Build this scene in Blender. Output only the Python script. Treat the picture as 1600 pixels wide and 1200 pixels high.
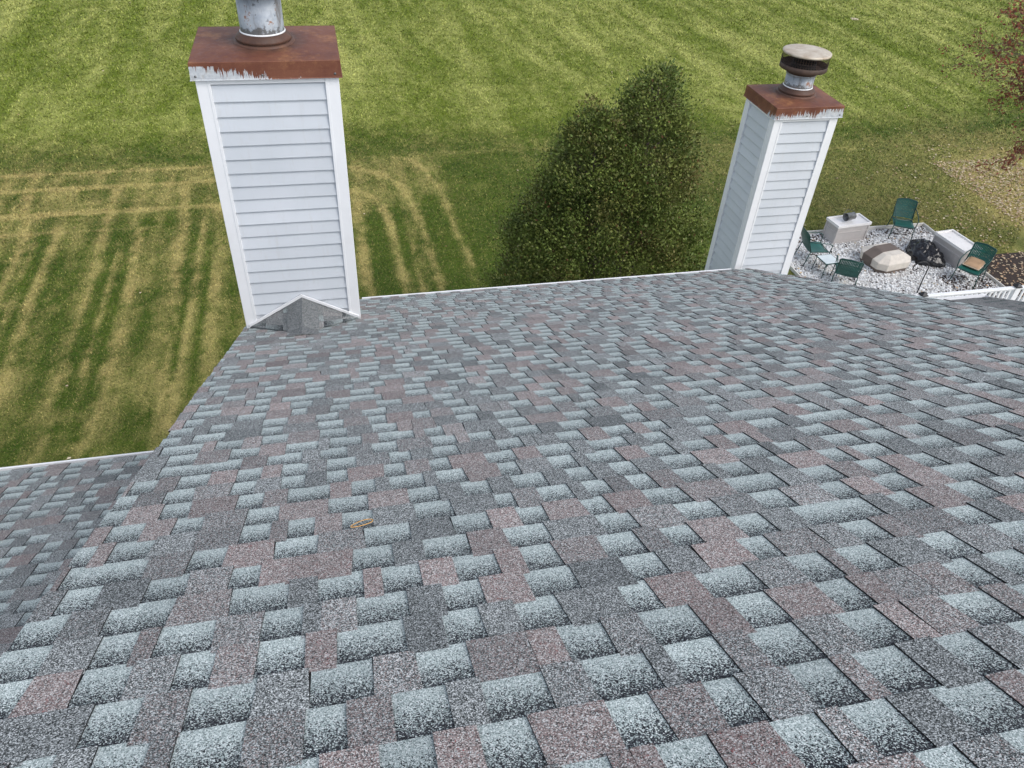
import bpy, bmesh, math, random
import numpy as np
from mathutils import Vector, Matrix
from mathutils import noise as mnoise

random.seed(7); rng = np.random.default_rng(7)
for o in list(bpy.data.objects): bpy.data.objects.remove(o)
scene = bpy.context.scene
col = scene.collection

# ------------------------------------------------------------------ camera
CAM = np.array([0.0, 0.0, 10.5])                      # ten and a half metres above the lawn, over the ridge
MROT = np.array([[0.97484983, -0.21722339, 0.04981773],
                 [-0.102014, -0.63368162, -0.76683815],
                 [0.19814376, 0.74246993, -0.63990425]])   # rows: picture right, picture down, forward
cd = bpy.data.cameras.new('camera'); cam = bpy.data.objects.new('camera', cd); col.objects.link(cam)
cd.sensor_fit = 'HORIZONTAL'; cd.sensor_width = 36.0; cd.lens = 36.0 * 1201.45 / 1600.0
cd.clip_start = 0.05; cd.clip_end = 2000
R, D_, F = MROT
cam.matrix_world = Matrix(((R[0], -D_[0], -F[0], CAM[0]), (R[1], -D_[1], -F[1], CAM[1]), (R[2], -D_[2], -F[2], CAM[2]), (0, 0, 0, 1)))
scene.camera = cam

# ------------------------------------------------------------------ light
SUN_EL, SUN_AZ = math.radians(47), math.radians(140)      # azimuth from +Y towards +X
w = bpy.data.worlds.new('World'); scene.world = w; w.use_nodes = True
nt = w.node_tree; nt.nodes.clear()
out = nt.nodes.new('ShaderNodeOutputWorld'); bg = nt.nodes.new('ShaderNodeBackground')
sky = nt.nodes.new('ShaderNodeTexSky'); sky.sky_type = 'NISHITA'; sky.sun_disc = False
sky.sun_elevation = SUN_EL; sky.sun_rotation = SUN_AZ; sky.dust_density = 2.0; sky.air_density = 1.0; sky.ozone_density = 1.0
bg.inputs['Strength'].default_value = 0.15
hsv = nt.nodes.new('ShaderNodeHueSaturation'); hsv.inputs['Saturation'].default_value = 0.50      # thin overcast greys the blue
nt.links.new(sky.outputs[0], hsv.inputs['Color']); nt.links.new(hsv.outputs[0], bg.inputs['Color']); nt.links.new(bg.outputs[0], out.inputs['Surface'])
sd = bpy.data.lights.new('sun', 'SUN'); sd.energy = 0.6; sd.angle = math.radians(25); sd.color = (1.0, 0.97, 0.93)
sun = bpy.data.objects.new('sun', sd); col.objects.link(sun)
sv = Vector((math.sin(SUN_AZ) * math.cos(SUN_EL), math.cos(SUN_AZ) * math.cos(SUN_EL), math.sin(SUN_EL)))
sun.rotation_euler = sv.to_track_quat('Z', 'Y').to_euler(); sun.location = (0, -20, 40)
scene.view_settings.view_transform = 'Standard'; scene.view_settings.look = 'None'
scene.view_settings.exposure = 0.85; scene.view_settings.gamma = 1.0
scene.view_settings.use_curve_mapping = False

# ------------------------------------------------------------------ helpers
def tag(o, label=None, cat=None, group=None, kind=None):
    if label: o['label'] = label
    if cat: o['category'] = cat
    if group: o['group'] = group
    if kind: o['kind'] = kind
    return o

def empty(name, loc=(0, 0, 0), rz=0.0, parent=None):
    o = bpy.data.objects.new(name, None); col.objects.link(o); o.location = loc; o.rotation_euler = (0, 0, rz)
    o.empty_display_size = 0.2
    if parent: o.parent = parent
    return o

class MB:
    """collects polygons; build() links them as one mesh object"""
    def __init__(s): s.v = []; s.f = []; s.c = []; s.m = []
    def add(s, verts, faces, c=None, m=0):
        b = len(s.v); s.v += [tuple(map(float, q)) for q in verts]; s.f += [[b + i for i in f] for f in faces]
        s.m += [m] * len(faces)
        if c is not None:
            s.c += list(c) if isinstance(c, list) else [c] * len(verts)
        return s
    def box(s, x0, x1, y0, y1, z0, z1, c=None, m=0):
        return s.add([(x0, y0, z0), (x1, y0, z0), (x1, y1, z0), (x0, y1, z0), (x0, y0, z1), (x1, y0, z1), (x1, y1, z1), (x0, y1, z1)],
                     [(3, 2, 1, 0), (4, 5, 6, 7), (0, 1, 5, 4), (1, 2, 6, 5), (2, 3, 7, 6), (3, 0, 4, 7)], c, m)
    def tube(s, pts, r, n=8, c=None, cap=True):
        pts = [Vector(q) for q in pts]; rs = r if isinstance(r, (list, tuple)) else [r] * len(pts)
        rings = []; up = None
        for i, q in enumerate(pts):
            t = (pts[min(i + 1, len(pts) - 1)] - pts[max(i - 1, 0)])
            t = t.normalized() if t.length > 1e-9 else Vector((0, 0, 1))
            if up is None: up = Vector((0, 0, 1)) if abs(t.z) < .9 else Vector((1, 0, 0))
            a = t.cross(up)
            if a.length < 1e-6: a = t.cross(Vector((0, 1, 0)))
            a.normalize(); b = a.cross(t).normalized(); up = b
            rings.append([q + (a * math.cos(2 * math.pi * k / n) + b * math.sin(2 * math.pi * k / n)) * rs[i] for k in range(n)])
        vs = [v for g in rings for v in g]; fs = []
        for i in range(len(pts) - 1):
            for k in range(n):
                k2 = (k + 1) % n; fs.append((i * n + k, i * n + k2, (i + 1) * n + k2, (i + 1) * n + k))
        if cap: fs.append(tuple(range(n))[::-1]); fs.append(tuple((len(pts) - 1) * n + k for k in range(n)))
        return s.add(vs, fs, c)
    def lathe(s, prof, n=32, center=(0, 0, 0), c=None, closed=False):
        cx, cy, cz = center
        vs = [(cx + r * math.cos(2 * math.pi * k / n), cy + r * math.sin(2 * math.pi * k / n), cz + z) for r, z in prof for k in range(n)]
        fs = []; L = len(prof)
        for i in range(L if closed else L - 1):
            j = (i + 1) % L
            for k in range(n):
                k2 = (k + 1) % n; fs.append((i * n + k, i * n + k2, j * n + k2, j * n + k))
        return s.add(vs, fs, c)
    def build(s, name, mat, parent=None, smooth=False, bevel=0.0, seg=2):
        me = bpy.data.meshes.new(name); me.from_pydata(s.v, [], s.f); me.update()
        if s.c:
            a = me.attributes.new('col', 'FLOAT_COLOR', 'POINT'); a.data.foreach_set('color', np.array(s.c, dtype=np.float32).ravel())
        for m in (mat if isinstance(mat, (list, tuple)) else [mat]): me.materials.append(m)
        if any(s.m): me.polygons.foreach_set('material_index', np.array(s.m, dtype=np.int32))
        if smooth: me.polygons.foreach_set('use_smooth', np.ones(len(me.polygons), dtype=bool))
        o = bpy.data.objects.new(name, me); col.objects.link(o)
        if parent: o.parent = parent
        if bevel:
            b = o.modifiers.new('bevel', 'BEVEL'); b.width = bevel; b.segments = seg; b.limit_method = 'ANGLE'; b.angle_limit = math.radians(35)
        return o

def np_mesh(name, V, Fc, mat, colr=None, parent=None, smooth=False):
    """fast mesh from arrays; Fc is (n,3) or (n,4)"""
    V = np.asarray(V, dtype=np.float32); Fc = np.asarray(Fc, dtype=np.int32); k = Fc.shape[1]
    me = bpy.data.meshes.new(name); me.vertices.add(len(V)); me.vertices.foreach_set('co', V.ravel())
    me.loops.add(Fc.size); me.loops.foreach_set('vertex_index', Fc.ravel())
    me.polygons.add(len(Fc)); me.polygons.foreach_set('loop_start', np.arange(0, Fc.size, k, dtype=np.int32))
    me.polygons.foreach_set('loop_total', np.full(len(Fc), k, dtype=np.int32))
    if smooth: me.polygons.foreach_set('use_smooth', np.ones(len(Fc), dtype=bool))
    me.update(calc_edges=True)
    if colr is not None:
        a = me.attributes.new('col', 'FLOAT_COLOR', 'POINT'); a.data.foreach_set('color', np.asarray(colr, dtype=np.float32).ravel())
    me.materials.append(mat); o = bpy.data.objects.new(name, me); col.objects.link(o)
    if parent: o.parent = parent
    return o

# ------------------------------------------------------------------ node helpers
class NT:
    def __init__(s, name, rough=0.7, metal=0.0, spec=0.5):
        s.mat = bpy.data.materials.new(name); s.mat.use_nodes = True; s.t = s.mat.node_tree; s.t.nodes.clear()
        s.o = s.t.nodes.new('ShaderNodeOutputMaterial'); s.b = s.t.nodes.new('ShaderNodeBsdfPrincipled')
        s.b.inputs['Roughness'].default_value = rough; s.b.inputs['Metallic'].default_value = metal
        s.b.inputs['Specular IOR Level'].default_value = spec
        s.t.links.new(s.b.outputs[0], s.o.inputs[0])
    def n(s, typ, **kw):
        q = s.t.nodes.new(typ)
        for k, v in kw.items(): setattr(q, k, v)
        return q
    def l(s, a, b): s.t.links.new(a, b)
    def put(s, sock, v):
        if hasattr(v, 'is_linked') or hasattr(v, 'links'): s.l(v, sock)
        else: sock.default_value = v
    def math(s, op, a, b=None, c=None, clamp=False):
        q = s.n('ShaderNodeMath', operation=op, use_clamp=clamp); s.put(q.inputs[0], a)
        if b is not None: s.put(q.inputs[1], b)
        if c is not None: s.put(q.inputs[2], c)
        return q.outputs[0]
    def mix(s, f, a, b, mode='MIX'):
        q = s.n('ShaderNodeMix', data_type='RGBA', blend_type=mode); s.put(q.inputs[0], f); s.put(q.inputs[6], a); s.put(q.inputs[7], b)
        return q.outputs[2]
    def noise(s, scale, detail=4, rough=.55, vec=None, dist=0.0):
        q = s.n('ShaderNodeTexNoise'); q.inputs['Scale'].default_value = scale; q.inputs['Detail'].default_value = detail
        q.inputs['Roughness'].default_value = rough; q.inputs['Distortion'].default_value = dist
        if vec is not None: s.l(vec, q.inputs['Vector'])
        return q.outputs[0]
    def ramp(s, v, stops, interp='LINEAR'):
        q = s.n('ShaderNodeValToRGB'); e = q.color_ramp; e.interpolation = interp
        while len(e.elements) > 1: e.elements.remove(e.elements[-1])
        for i, (p, c) in enumerate(stops):
            el = e.elements[0] if i == 0 else e.elements.new(p)
            el.position = p; el.color = c if len(c) == 4 else (*c, 1)
        s.l(v, q.inputs[0]); return q.outputs[0]
    def rng(s, v, a, b, c=0., d=1., smooth=False):
        q = s.n('ShaderNodeMapRange'); q.interpolation_type = 'SMOOTHSTEP' if smooth else 'LINEAR'
        s.put(q.inputs[0], v); q.inputs[1].default_value = a; q.inputs[2].default_value = b; q.inputs[3].default_value = c; q.inputs[4].default_value = d
        return q.outputs[0]
    def pos(s): return s.n('ShaderNodeNewGeometry').outputs['Position']
    def objc(s): return s.n('ShaderNodeTexCoord').outputs['Object']
    def scale(s, vec, sc):
        q = s.n('ShaderNodeMapping'); q.inputs['Scale'].default_value = sc; s.l(vec, q.inputs['Vector']); return q.outputs[0]
    def attr(s, nm):
        q = s.n('ShaderNodeAttribute'); q.attribute_name = nm; return q
    def base(s, c): s.put(s.b.inputs['Base Color'], c if not isinstance(c, tuple) or len(c) == 4 else (*c, 1)); return s
    def bump(s, h, st=.3, dist=.01):
        q = s.n('ShaderNodeBump'); q.inputs['Strength'].default_value = st; q.inputs['Distance'].default_value = dist
        s.l(h, q.inputs['Height']); s.l(q.outputs[0], s.b.inputs['Normal']); return s

def plain(name, c, rough=.6, metal=0., var=.15, sc=6., bump=0., spec=.5, dirt=None):
    m = NT(name, rough, metal, spec); v = m.objc(); n = m.noise(sc, 5, .6, v)
    a = tuple(x * (1 - var) for x in c) + (1,); b = tuple(min(1, x * (1 + var)) for x in c) + (1,)
    k = m.mix(m.rng(n, .3, .7), a, b)
    if dirt: k = m.mix(m.rng(m.noise(sc * .6, 6, .7, v), .52, .72, 0, dirt[1]), k, (*dirt[0], 1))
    m.base(k)
    if bump: m.bump(m.noise(sc * 8, 4, .6, v), bump, .01)
    return m.mat

# ------------------------------------------------------------------ materials
def shingle_material():
    m = NT('asphalt granules', .92, spec=.25); P = m.pos()
    A = m.attr('col'); sp = m.n('ShaderNodeSeparateColor'); m.l(A.outputs['Color'], sp.inputs[0]); g, rec, pink = sp.outputs[0], sp.outputs[1], sp.outputs[2]
    br = A.outputs['Alpha']
    vo = m.n('ShaderNodeTexVoronoi'); vo.inputs['Scale'].default_value = 450; m.l(P, vo.inputs['Vector'])
    sc = m.n('ShaderNodeSeparateColor'); m.l(vo.outputs['Color'], sc.inputs[0]); t, t2 = sc.outputs[0], sc.outputs[1]
    soft = m.noise(9, 5, .65, P); fine = m.noise(55, 3, .6, P)
    # raised tabs: salt and pepper of dark, grey and pale granules, some rust pink
    grey = m.ramp(t, [(0, (.022, .025, .026)), (.22, (.085, .092, .092)), (.44, (.185, .196, .195)), (.66, (.34, .357, .355)), (.86, (.62, .64, .635))], 'CONSTANT')
    pnk = m.ramp(t, [(0, (.050, .043, .043)), (.13, (.17, .128, .122)), (.38, (.285, .212, .200)), (.64, (.38, .335, .320)), (.86, (.62, .59, .57))], 'CONSTANT')
    red = m.mix(m.math('GREATER_THAN', t2, .90), pnk, (.30, .085, .085, 1))
    pk = m.math('MULTIPLY', pink, m.rng(fine, .3, .6, .75, 1.0))
    tooth = m.mix(m.math('LESS_THAN', t2, m.math('MULTIPLY', pk, .95)), grey, red)
    # recessed tabs: the granule blend runs from charcoal at the head to pale grey green at the butt
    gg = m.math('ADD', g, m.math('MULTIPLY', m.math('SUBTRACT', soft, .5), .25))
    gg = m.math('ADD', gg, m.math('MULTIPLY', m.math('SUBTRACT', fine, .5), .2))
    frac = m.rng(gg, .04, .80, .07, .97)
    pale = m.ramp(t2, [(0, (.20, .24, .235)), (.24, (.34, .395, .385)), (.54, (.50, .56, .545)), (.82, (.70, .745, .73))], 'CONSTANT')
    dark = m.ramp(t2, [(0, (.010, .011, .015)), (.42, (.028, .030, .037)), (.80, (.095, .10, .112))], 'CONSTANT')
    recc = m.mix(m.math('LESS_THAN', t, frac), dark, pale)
    c = m.mix(rec, tooth, recc)
    c = m.mix(1.0, c, m.mix(br, (.66, .67, .68, 1), (1.28, 1.27, 1.26, 1)), 'MULTIPLY')
    c = m.mix(m.rng(m.noise(1.7, 4, .6, P), .35, .75, 0, .16), c, (.10, .105, .10, 1))
    m.base(c); m.bump(vo.outputs['Distance'], .35, .0015)
    return m.mat
M_SH = shingle_material()
M_EDGE = plain('black asphalt cut edge', (.008, .008, .009), .9)
M_UNDER = plain('dark underlayment', (.025, .025, .027), .9)
M_WHITE = plain('white vinyl trim', (.78, .79, .80), .42, var=.03, sc=3, dirt=((.55, .55, .53), .25))
M_SIDING = None
def siding_material():
    m = NT('pale vinyl siding', .45, spec=.4); P = m.pos()
    k = m.mix(m.rng(m.noise(2.2, 4, .6, P), .3, .7), (.53, .565, .60, 1), (.59, .62, .655, 1))
    st = m.noise(4, 5, .7, m.scale(P, (9, 9, .7)))
    k = m.mix(m.rng(st, .54, .75, 0, .35), k, (.48, .48, .46, 1))
    oi = m.n('ShaderNodeObjectInfo'); k = m.mix(1.0, k, m.mix(oi.outputs['Random'], (.95, .95, .95, 1), (1.03, 1.03, 1.03, 1)), 'MULTIPLY'); m.base(k)
    m.bump(m.noise(60, 3, .6, m.scale(P, (.2, .2, 1.0))), .06, .004); return m.mat
M_SIDING = siding_material()

def rust_material(cx, cy, zskirt, kf):
    """rusted sheet steel; on the skirt the zinc is left in ragged drips"""
    m = NT('rusted sheet steel', .62, 0.0, .45); P = m.pos(); n1 = m.noise(5, 6, .65, P); n2 = m.noise(28, 5, .7, P); n3 = m.noise(1.6, 3, .5, P)
    k = m.mix(m.rng(n1, .32, .7), (.105, .030, .016, 1), (.185, .068, .034, 1))
    k = m.mix(m.rng(n2, .52, .74, 0, .55), k, (.25, .115, .055, 1))
    sx = m.n('ShaderNodeSeparateXYZ'); m.l(P, sx.inputs[0])
    # dark soot ring spreading from the flue foot
    dx = m.math('SUBTRACT', sx.outputs[0], cx); dy = m.math('SUBTRACT', sx.outputs[1], cy)
    rr = m.math('SQRT', m.math('ADD', m.math('MULTIPLY', dx, dx), m.math('MULTIPLY', dy, dy)))
    soot = m.math('ADD', rr, m.math('MULTIPLY', m.math('SUBTRACT', n1, .5), .22))
    k = m.mix(m.rng(m.noise(3.2, 6, .75, P), .55, .68, 0, .75), k, (.30, .135, .055, 1)); k = m.mix(m.rng(m.noise(70, 3, .7, P), .60, .70, 0, .5), k, (.05, .016, .012, 1))
    k = m.mix(m.rng(soot, .16, .33, .75, 0, True), k, (.045, .030, .022, 1))
    # drips
    dr = m.noise(1.0, 3, .75, m.scale(P, (85, 85, 2.0))); lo = m.noise(1.0, 2, .5, m.scale(P, (9, 9, .1)))
    hgt = m.math('SUBTRACT', sx.outputs[2], zskirt)
    a0, ax_, ay_ = kf; bs = m.math('ADD', m.math('ADD', a0, m.math('MULTIPLY', dx, ax_)), m.math('MULTIPLY', dy, ay_))
    edge = m.math('ADD', m.math('MULTIPLY', m.math('SUBTRACT', dr, .48), .26), m.math('ADD', bs, m.math('MULTIPLY', m.math('SUBTRACT', lo, .5), .16)))
    edge = m.math('MINIMUM', edge, .092)
    mask = m.math('LESS_THAN', hgt, edge)
    zinc = m.mix(m.rng(n2, .35, .65), (.36, .39, .42, 1), (.52, .54, .55, 1))
    zinc = m.mix(m.rng(m.noise(12, 4, .7, P), .55, .7, 0, .7), zinc, (.30, .25, .18, 1))
    k = m.mix(mask, k, zinc); m.base(k)
    m.put(m.b.inputs['Roughness'], m.rng(n2, .3, .7, .5, .75)); m.bump(n2, .12, .004); return m.mat

def zinc_material(zbase):
    m = NT('weathered galvanised flue', .5, .15, .5); P = m.pos(); n1 = m.noise(7, 6, .65, P); n2 = m.noise(26, 5, .7, P)
    k = m.mix(m.rng(n1, .3, .7), (.22, .255, .30, 1), (.42, .45, .475, 1))
    st = m.noise(3.4, 5, .7, m.scale(P, (3.2, 3.2, .9)))
    k = m.mix(m.rng(st, .52, .66, 0, .85), k, (.13, .115, .10, 1))
    k = m.mix(m.rng(m.noise(7, 5, .75, P), .57, .61, 0, .9), k, (.21, .085, .035, 1))
    k = m.mix(m.rng(n2, .60, .66, 0, .8), k, (.05, .05, .055, 1))
    sz = m.n('ShaderNodeSeparateXYZ'); m.l(P, sz.inputs[0]); low = m.math('ADD', m.math('SUBTRACT', sz.outputs[2], zbase), m.math('MULTIPLY', m.math('SUBTRACT', m.noise(14, 5, .75, P), .5), .22))
    k = m.mix(m.rng(low, .085, .10, .85, 0), k, (.07, .065, .06, 1))
    m.base(k); m.put(m.b.inputs['Roughness'], m.rng(n2, .3, .7, .35, .65)); m.bump(n2, .05, .003); return m.mat

def grass_material(name, ground):
    m = NT(name, .8 if ground else .6, spec=.2); P = m.pos(); A = m.attr('col')
    sp = m.n('ShaderNodeSeparateColor'); m.l(A.outputs['Color'], sp.inputs[0]); dry, yel, rv = sp.outputs[0], sp.outputs[1], sp.outputs[2]
    if ground:
        f = m.noise(1.0, 5, .75, m.scale(P, (26, 17, 1))); f2 = m.noise(1.0, 4, .7, m.scale(P, (7, 5, 1)))
        d = m.math('ADD', dry, m.math('ADD', m.math('MULTIPLY', m.math('SUBTRACT', f, .5), .9), m.math('MULTIPLY', m.math('SUBTRACT', f2, .5), .35)))
        d = m.rng(d, 0, 1); v = f
    else:
        d = dry; v = rv
    green = m.mix(yel, (.040, .078, .004, 1), (.118, .162, .010, 1))
    tan = m.mix(yel, (.40, .31, .115, 1), (.42, .43, .125, 1))
    c = m.mix(d, green, tan)
    c = m.mix(1.0, c, m.mix(v, (.45, .45, .45, 1), (1.45, 1.45, 1.45, 1)), 'MULTIPLY')
    m.base(c)
    if ground: m.bump(f, .6, .03)
    return m.mat
M_LAWN = grass_material('lawn turf', True); M_BLADE = grass_material('grass blades', False)

def attr_material(name, rough=.6, spec=.3, trans=0.0):
    m = NT(name, rough, spec=spec); m.base(m.attr('col').outputs['Color'])
    return m.mat
M_LEAF = attr_material('leaf colours'); M_STONE = attr_material('stone colours', .75, .3)
M_BARK = plain('grey brown bark', (.10, .075, .06), .9, var=.35, sc=14, bump=.5)
M_GREEN = plain('dark green enamel', (.006, .085, .066), .38, var=.2, sc=8)
M_GREENF = plain('green powder coat frame', (.006, .05, .043), .4, var=.2, sc=8)
M_BLACKM = plain('black iron', (.012, .012, .013), .5, var=.2)
M_BEIGE = plain('taupe resin', (.45, .42, .40), .55, var=.05, sc=5, dirt=((.30, .27, .25), .35), bump=.08)
M_LID = plain('pale resin lid', (.76, .74, .72), .5, var=.05, sc=5, dirt=((.42, .38, .33), .5))
M_TAN = plain('tan cover cloth', (.60, .55, .48), .8, var=.10, sc=7, bump=.25, dirt=((.33, .29, .24), .4))
M_BROWN = plain('brown cover cloth', (.135, .105, .088), .8, var=.12, sc=7, bump=.25)
M_BAG = plain('black plastic sheet', (.006, .006, .008), .26, var=.2, sc=5, bump=.15)
M_GLASS = plain('frosted table glass', (.62, .68, .68), .15, var=.05, sc=4, dirt=((.40, .42, .40), .3))
M_CARD = plain('tan cushion cloth', (.42, .27, .16), .8, var=.15, sc=6, bump=.1)
M_PEWTER = plain('dull grey metal', (.17, .17, .17), .4, .6, var=.3, sc=9)
M_RUBBER = plain('tan rubber', (.62, .33, .09), .5, var=.1, sc=30)
M_TIMBER = plain('white edging board', (.62, .60, .55), .6, var=.15, sc=5, dirt=((.30, .27, .20), .5))
M_SOOT = plain('sooty rusted steel', (.055, .032, .022), .7, var=.4, sc=12)
M_DARK = plain('black flue inside', (.008, .008, .008), .9)
def cap_top_material():
    m = NT('pale rusting cap disc', .5, .2, .4); P = m.pos(); n = m.noise(9, 5, .7, P)
    k = m.mix(m.rng(n, .35, .7), (.55, .49, .40, 1), (.36, .28, .20, 1)); m.base(k); return m.mat
M_CAPTOP = cap_top_material()
M_DECK = plain('weathered grey deck boards', (.20, .195, .185), .85, var=.25, sc=3, bump=.2)
M_SOIL = plain('dark mulch', (.035, .022, .016), .95, var=.5, sc=20, bump=.8)
M_GBED = plain('gravel fines', (.52, .51, .49), .9, var=.3, sc=26, bump=.6)

# ------------------------------------------------------------------ numpy noise
TAB = rng.random((256, 256))
def vnoise(x, y, s, ox=0, oy=0):
    x = x * s + ox; y = y * s + oy; xi = np.floor(x).astype(int); yi = np.floor(y).astype(int); fx = x - xi; fy = y - yi
    fx = fx * fx * (3 - 2 * fx); fy = fy * fy * (3 - 2 * fy); g = lambda a, b: TAB[a % 256, b % 256]
    return (g(xi, yi) * (1 - fx) + g(xi + 1, yi) * fx) * (1 - fy) + (g(xi, yi + 1) * (1 - fx) + g(xi + 1, yi + 1) * fx) * fy
def fbm(x, y, s, o=3, off=0):
    r = 0; a = .5; t = 0
    for k in range(o): r = r + a * vnoise(x, y, s * 2 ** k, 17.3 * k + off, 9.1 * k + off); t += a; a *= .55
    return r / t
def sstep(a, b, x): t = np.clip((x - a) / (b - a), 0, 1); return t * t * (3 - 2 * t)
def pl_dist(x, y, pts):
    d = np.full(x.shape, 1e9)
    for (ax, ay), (bx, by) in zip(pts[:-1], pts[1:]):
        vx, vy = bx - ax, by - ay; t = np.clip(((x - ax) * vx + (y - ay) * vy) / (vx * vx + vy * vy), 0, 1)
        d = np.minimum(d, np.hypot(x - ax - t * vx, y - ay - t * vy))
    return d
# wheel tracks worn into the turf by the mower (ground metres)
TRACKS = [([(-7.23, 20.3), (-7.14, 16.7), (-6.94, 13.4), (-6.9, 10)], .17, .8), ([(-6.2, 22.5), (-6.09, 20.4), (-5.97, 18), (-5.84, 14), (-5.8, 11)], .17, .55),
          ([(-5.65, 19.6), (-5.52, 17.1), (-5.5, 15.5), (-5.5, 13)], .07, .8), ([(-5.24, 20), (-5.09, 17.6), (-5.03, 15.3), (-5.09, 12.9), (-5.2, 10.5)], .2, .8),
          ([(-4.33, 22.7), (-4.11, 20.3), (-3.88, 15.3), (-3.8, 11)], .2, .7), ([(-3.63, 20.5), (-3.53, 17.7), (-3.59, 14.8), (-3.61, 12)], .11, .75),
          ([(-3.26, 21), (-3.09, 16.3), (-3.07, 12)], .18, .6), ([(-8.44, 22.4), (-7.97, 19.7), (-7.92, 16), (-7.9, 13)], .14, .7), ([(-7.69, 19.6), (-7.55, 17), (-7.45, 15)], .09, .8),
          ([(-2.2, 22), (-2.1, 14)], .2, .6), ([(-1.3, 22), (-1.2, 14)], .15, .6), ([(-.4, 22.5), (-.35, 14)], .2, .6), ([(-9.2, 22), (-9.0, 12)], .2, .6), ([(-10.5, 22), (-10.3, 12)], .22, .6), ([(-11.8, 22), (-11.6, 12)], .2, .6),
          ([(-14, 23.75), (-4, 23.85), (.42, 24.2), (1.7, 24.1), (2.45, 23.8), (2.88, 22.7), (3.09, 21.6), (3.12, 20), (3.18, 18.5), (3.3, 17)], .12, .75),
          ([(-14, 22.65), (-4, 22.8), (.43, 23.45), (1.5, 22.7), (2.02, 21.75), (2.19, 20.2), (2.28, 18.5), (2.35, 16), (2.4, 14)], .17, .9),
          ([(-14, 21.1), (-3, 21.25), (.2, 21.8), (.76, 21.6), (1.11, 21.1), (1.35, 19.9), (1.43, 18.5), (1.5, 15.5), (1.5, 13)], .18, .9),
          ([(-14, 20.1), (-4.7, 20.15)], .08, .6), ([(.55, 21.9), (.52, 20), (.53, 17.9), (.56, 14)], .2, .9), ([(1.85, 21), (1.84, 19.4), (1.79, 14)], .09, .6),
          ([(1.7, 24.32), (6.4, 24.3), (10.5, 24.2), (15, 23.6), (18.5, 22.9)], .12, .5)]
GREENS = [([(-5.82, 20), (-5.7, 16.5), (-5.66, 13)], .16, .6), ([(-5.4, 20.1), (-5.28, 16.2), (-5.22, 12)], .17, .6), ([(-7.41, 20), (-7.35, 12)], .16, .6), ([(-3.85, 20), (-3.75, 13)], .18, .5),
          ([(-3.35, 20), (-3.3, 13)], .1, .5), ([(-6.6, 20), (-6.5, 13)], .25, .2), ([(1.6, 20), (1.65, 14)], .12, .5), ([(1.0, 20), (1.0, 14)], .28, .5), ([(2.7, 21), (2.75, 15)], .28, .5)]
def lawn_fields(x, y):
    wob = (fbm(x, y, .35, 2, 5) - .5) * .5
    f1 = fbm(x, y, .22, 4); f2 = fbm(x, y, 1.3, 3, 31); f3 = .5 * fbm(x, y * .55, 2.6, 2, 77) + .5 * fbm(x, y * .7, 7.0, 2, 21); f4 = fbm(x * .5, y * .5, .11, 3, 57)
    up = sstep(23.75, 24.1, y + wob * .4)
    # upper field: alternate mowing bands running away from the house
    xb = x + .05 * (y - 30) + (fbm(x * .2, y, .3, 2, 9) - .5) * .7
    band = .12 * (.5 + .5 * np.sin(xb * 2 * math.pi / 2.35)) + .88 * fbm(xb, y * .07, .8, 3, 13); band2 = fbm(xb, y * .10, 2.4, 2, 44)
    far = sstep(25.0, 28.5, y + (f4 - .5) * 5 - .02 * x)
    dU = .10 + far * (.26 + .85 * (band - .5) + .5 * (band2 - .5)) + .60 * (f1 - .5) + .85 * (f3 - .5) + .30 * (f2 - .5)
    dU += .10 * np.exp(-((y - 24.15) / .15) ** 2)
    # lower worn field left of the mower's turn
    edge = 3.2 + .2 * wob
    left = 1 - sstep(edge - .2, edge + .3, x)
    dL = .20 + .62 * (f1 - .5) + .95 * (f3 - .5) + .45 * (f2 - .5) + .12 * np.sin(x * 2 * math.pi / .62)
    dL = dL + .10 * sstep(19.5, 22, y)
    dR = .02 + .36 * (f1 - .5) + .50 * (f3 - .5) + .25 * np.exp(-(((x - 4.5) / 3.2) ** 2 + ((y - 12.5) / 4.0) ** 2)) + .10 * (band2 - .5)
    dR += .30 * sstep(.52, .7, f4) * sstep(9, 14, x)
    lo = left * dL + (1 - left) * dR
    rag = .22 * (fbm(x, y, 2.2, 3, 3) - .5)
    for pts, wd, a in TRACKS:
        dd = pl_dist(x, y, pts) + rag; k = (1 - sstep(wd * .25, wd * 1.15, dd)) * a * np.clip(.2 + 1.5 * f3, 0, 1.3); lo = lo + k * .75
    for pts, wd, a in GREENS:
        dd = pl_dist(x, y, pts) + rag; lo = lo - (1 - sstep(wd * .35, wd * 1.5, dd)) * a * .62
    d = up * dU + (1 - up) * lo
    # thin ground under the red tree
    th = sstep(19.8, 21.4, x + (f1 - .5) * 2) * (1 - sstep(20.5, 23.5, y + (f2 - .5) * 2))
    d = d + th * .55
    yel = np.clip(up * (.25 + .75 * far) + (1 - up) * (.12 + .3 * (f4 - .4)) + .4 * (f2 - .5), 0, 1)
    return np.clip(d, 0, 1), yel

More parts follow.
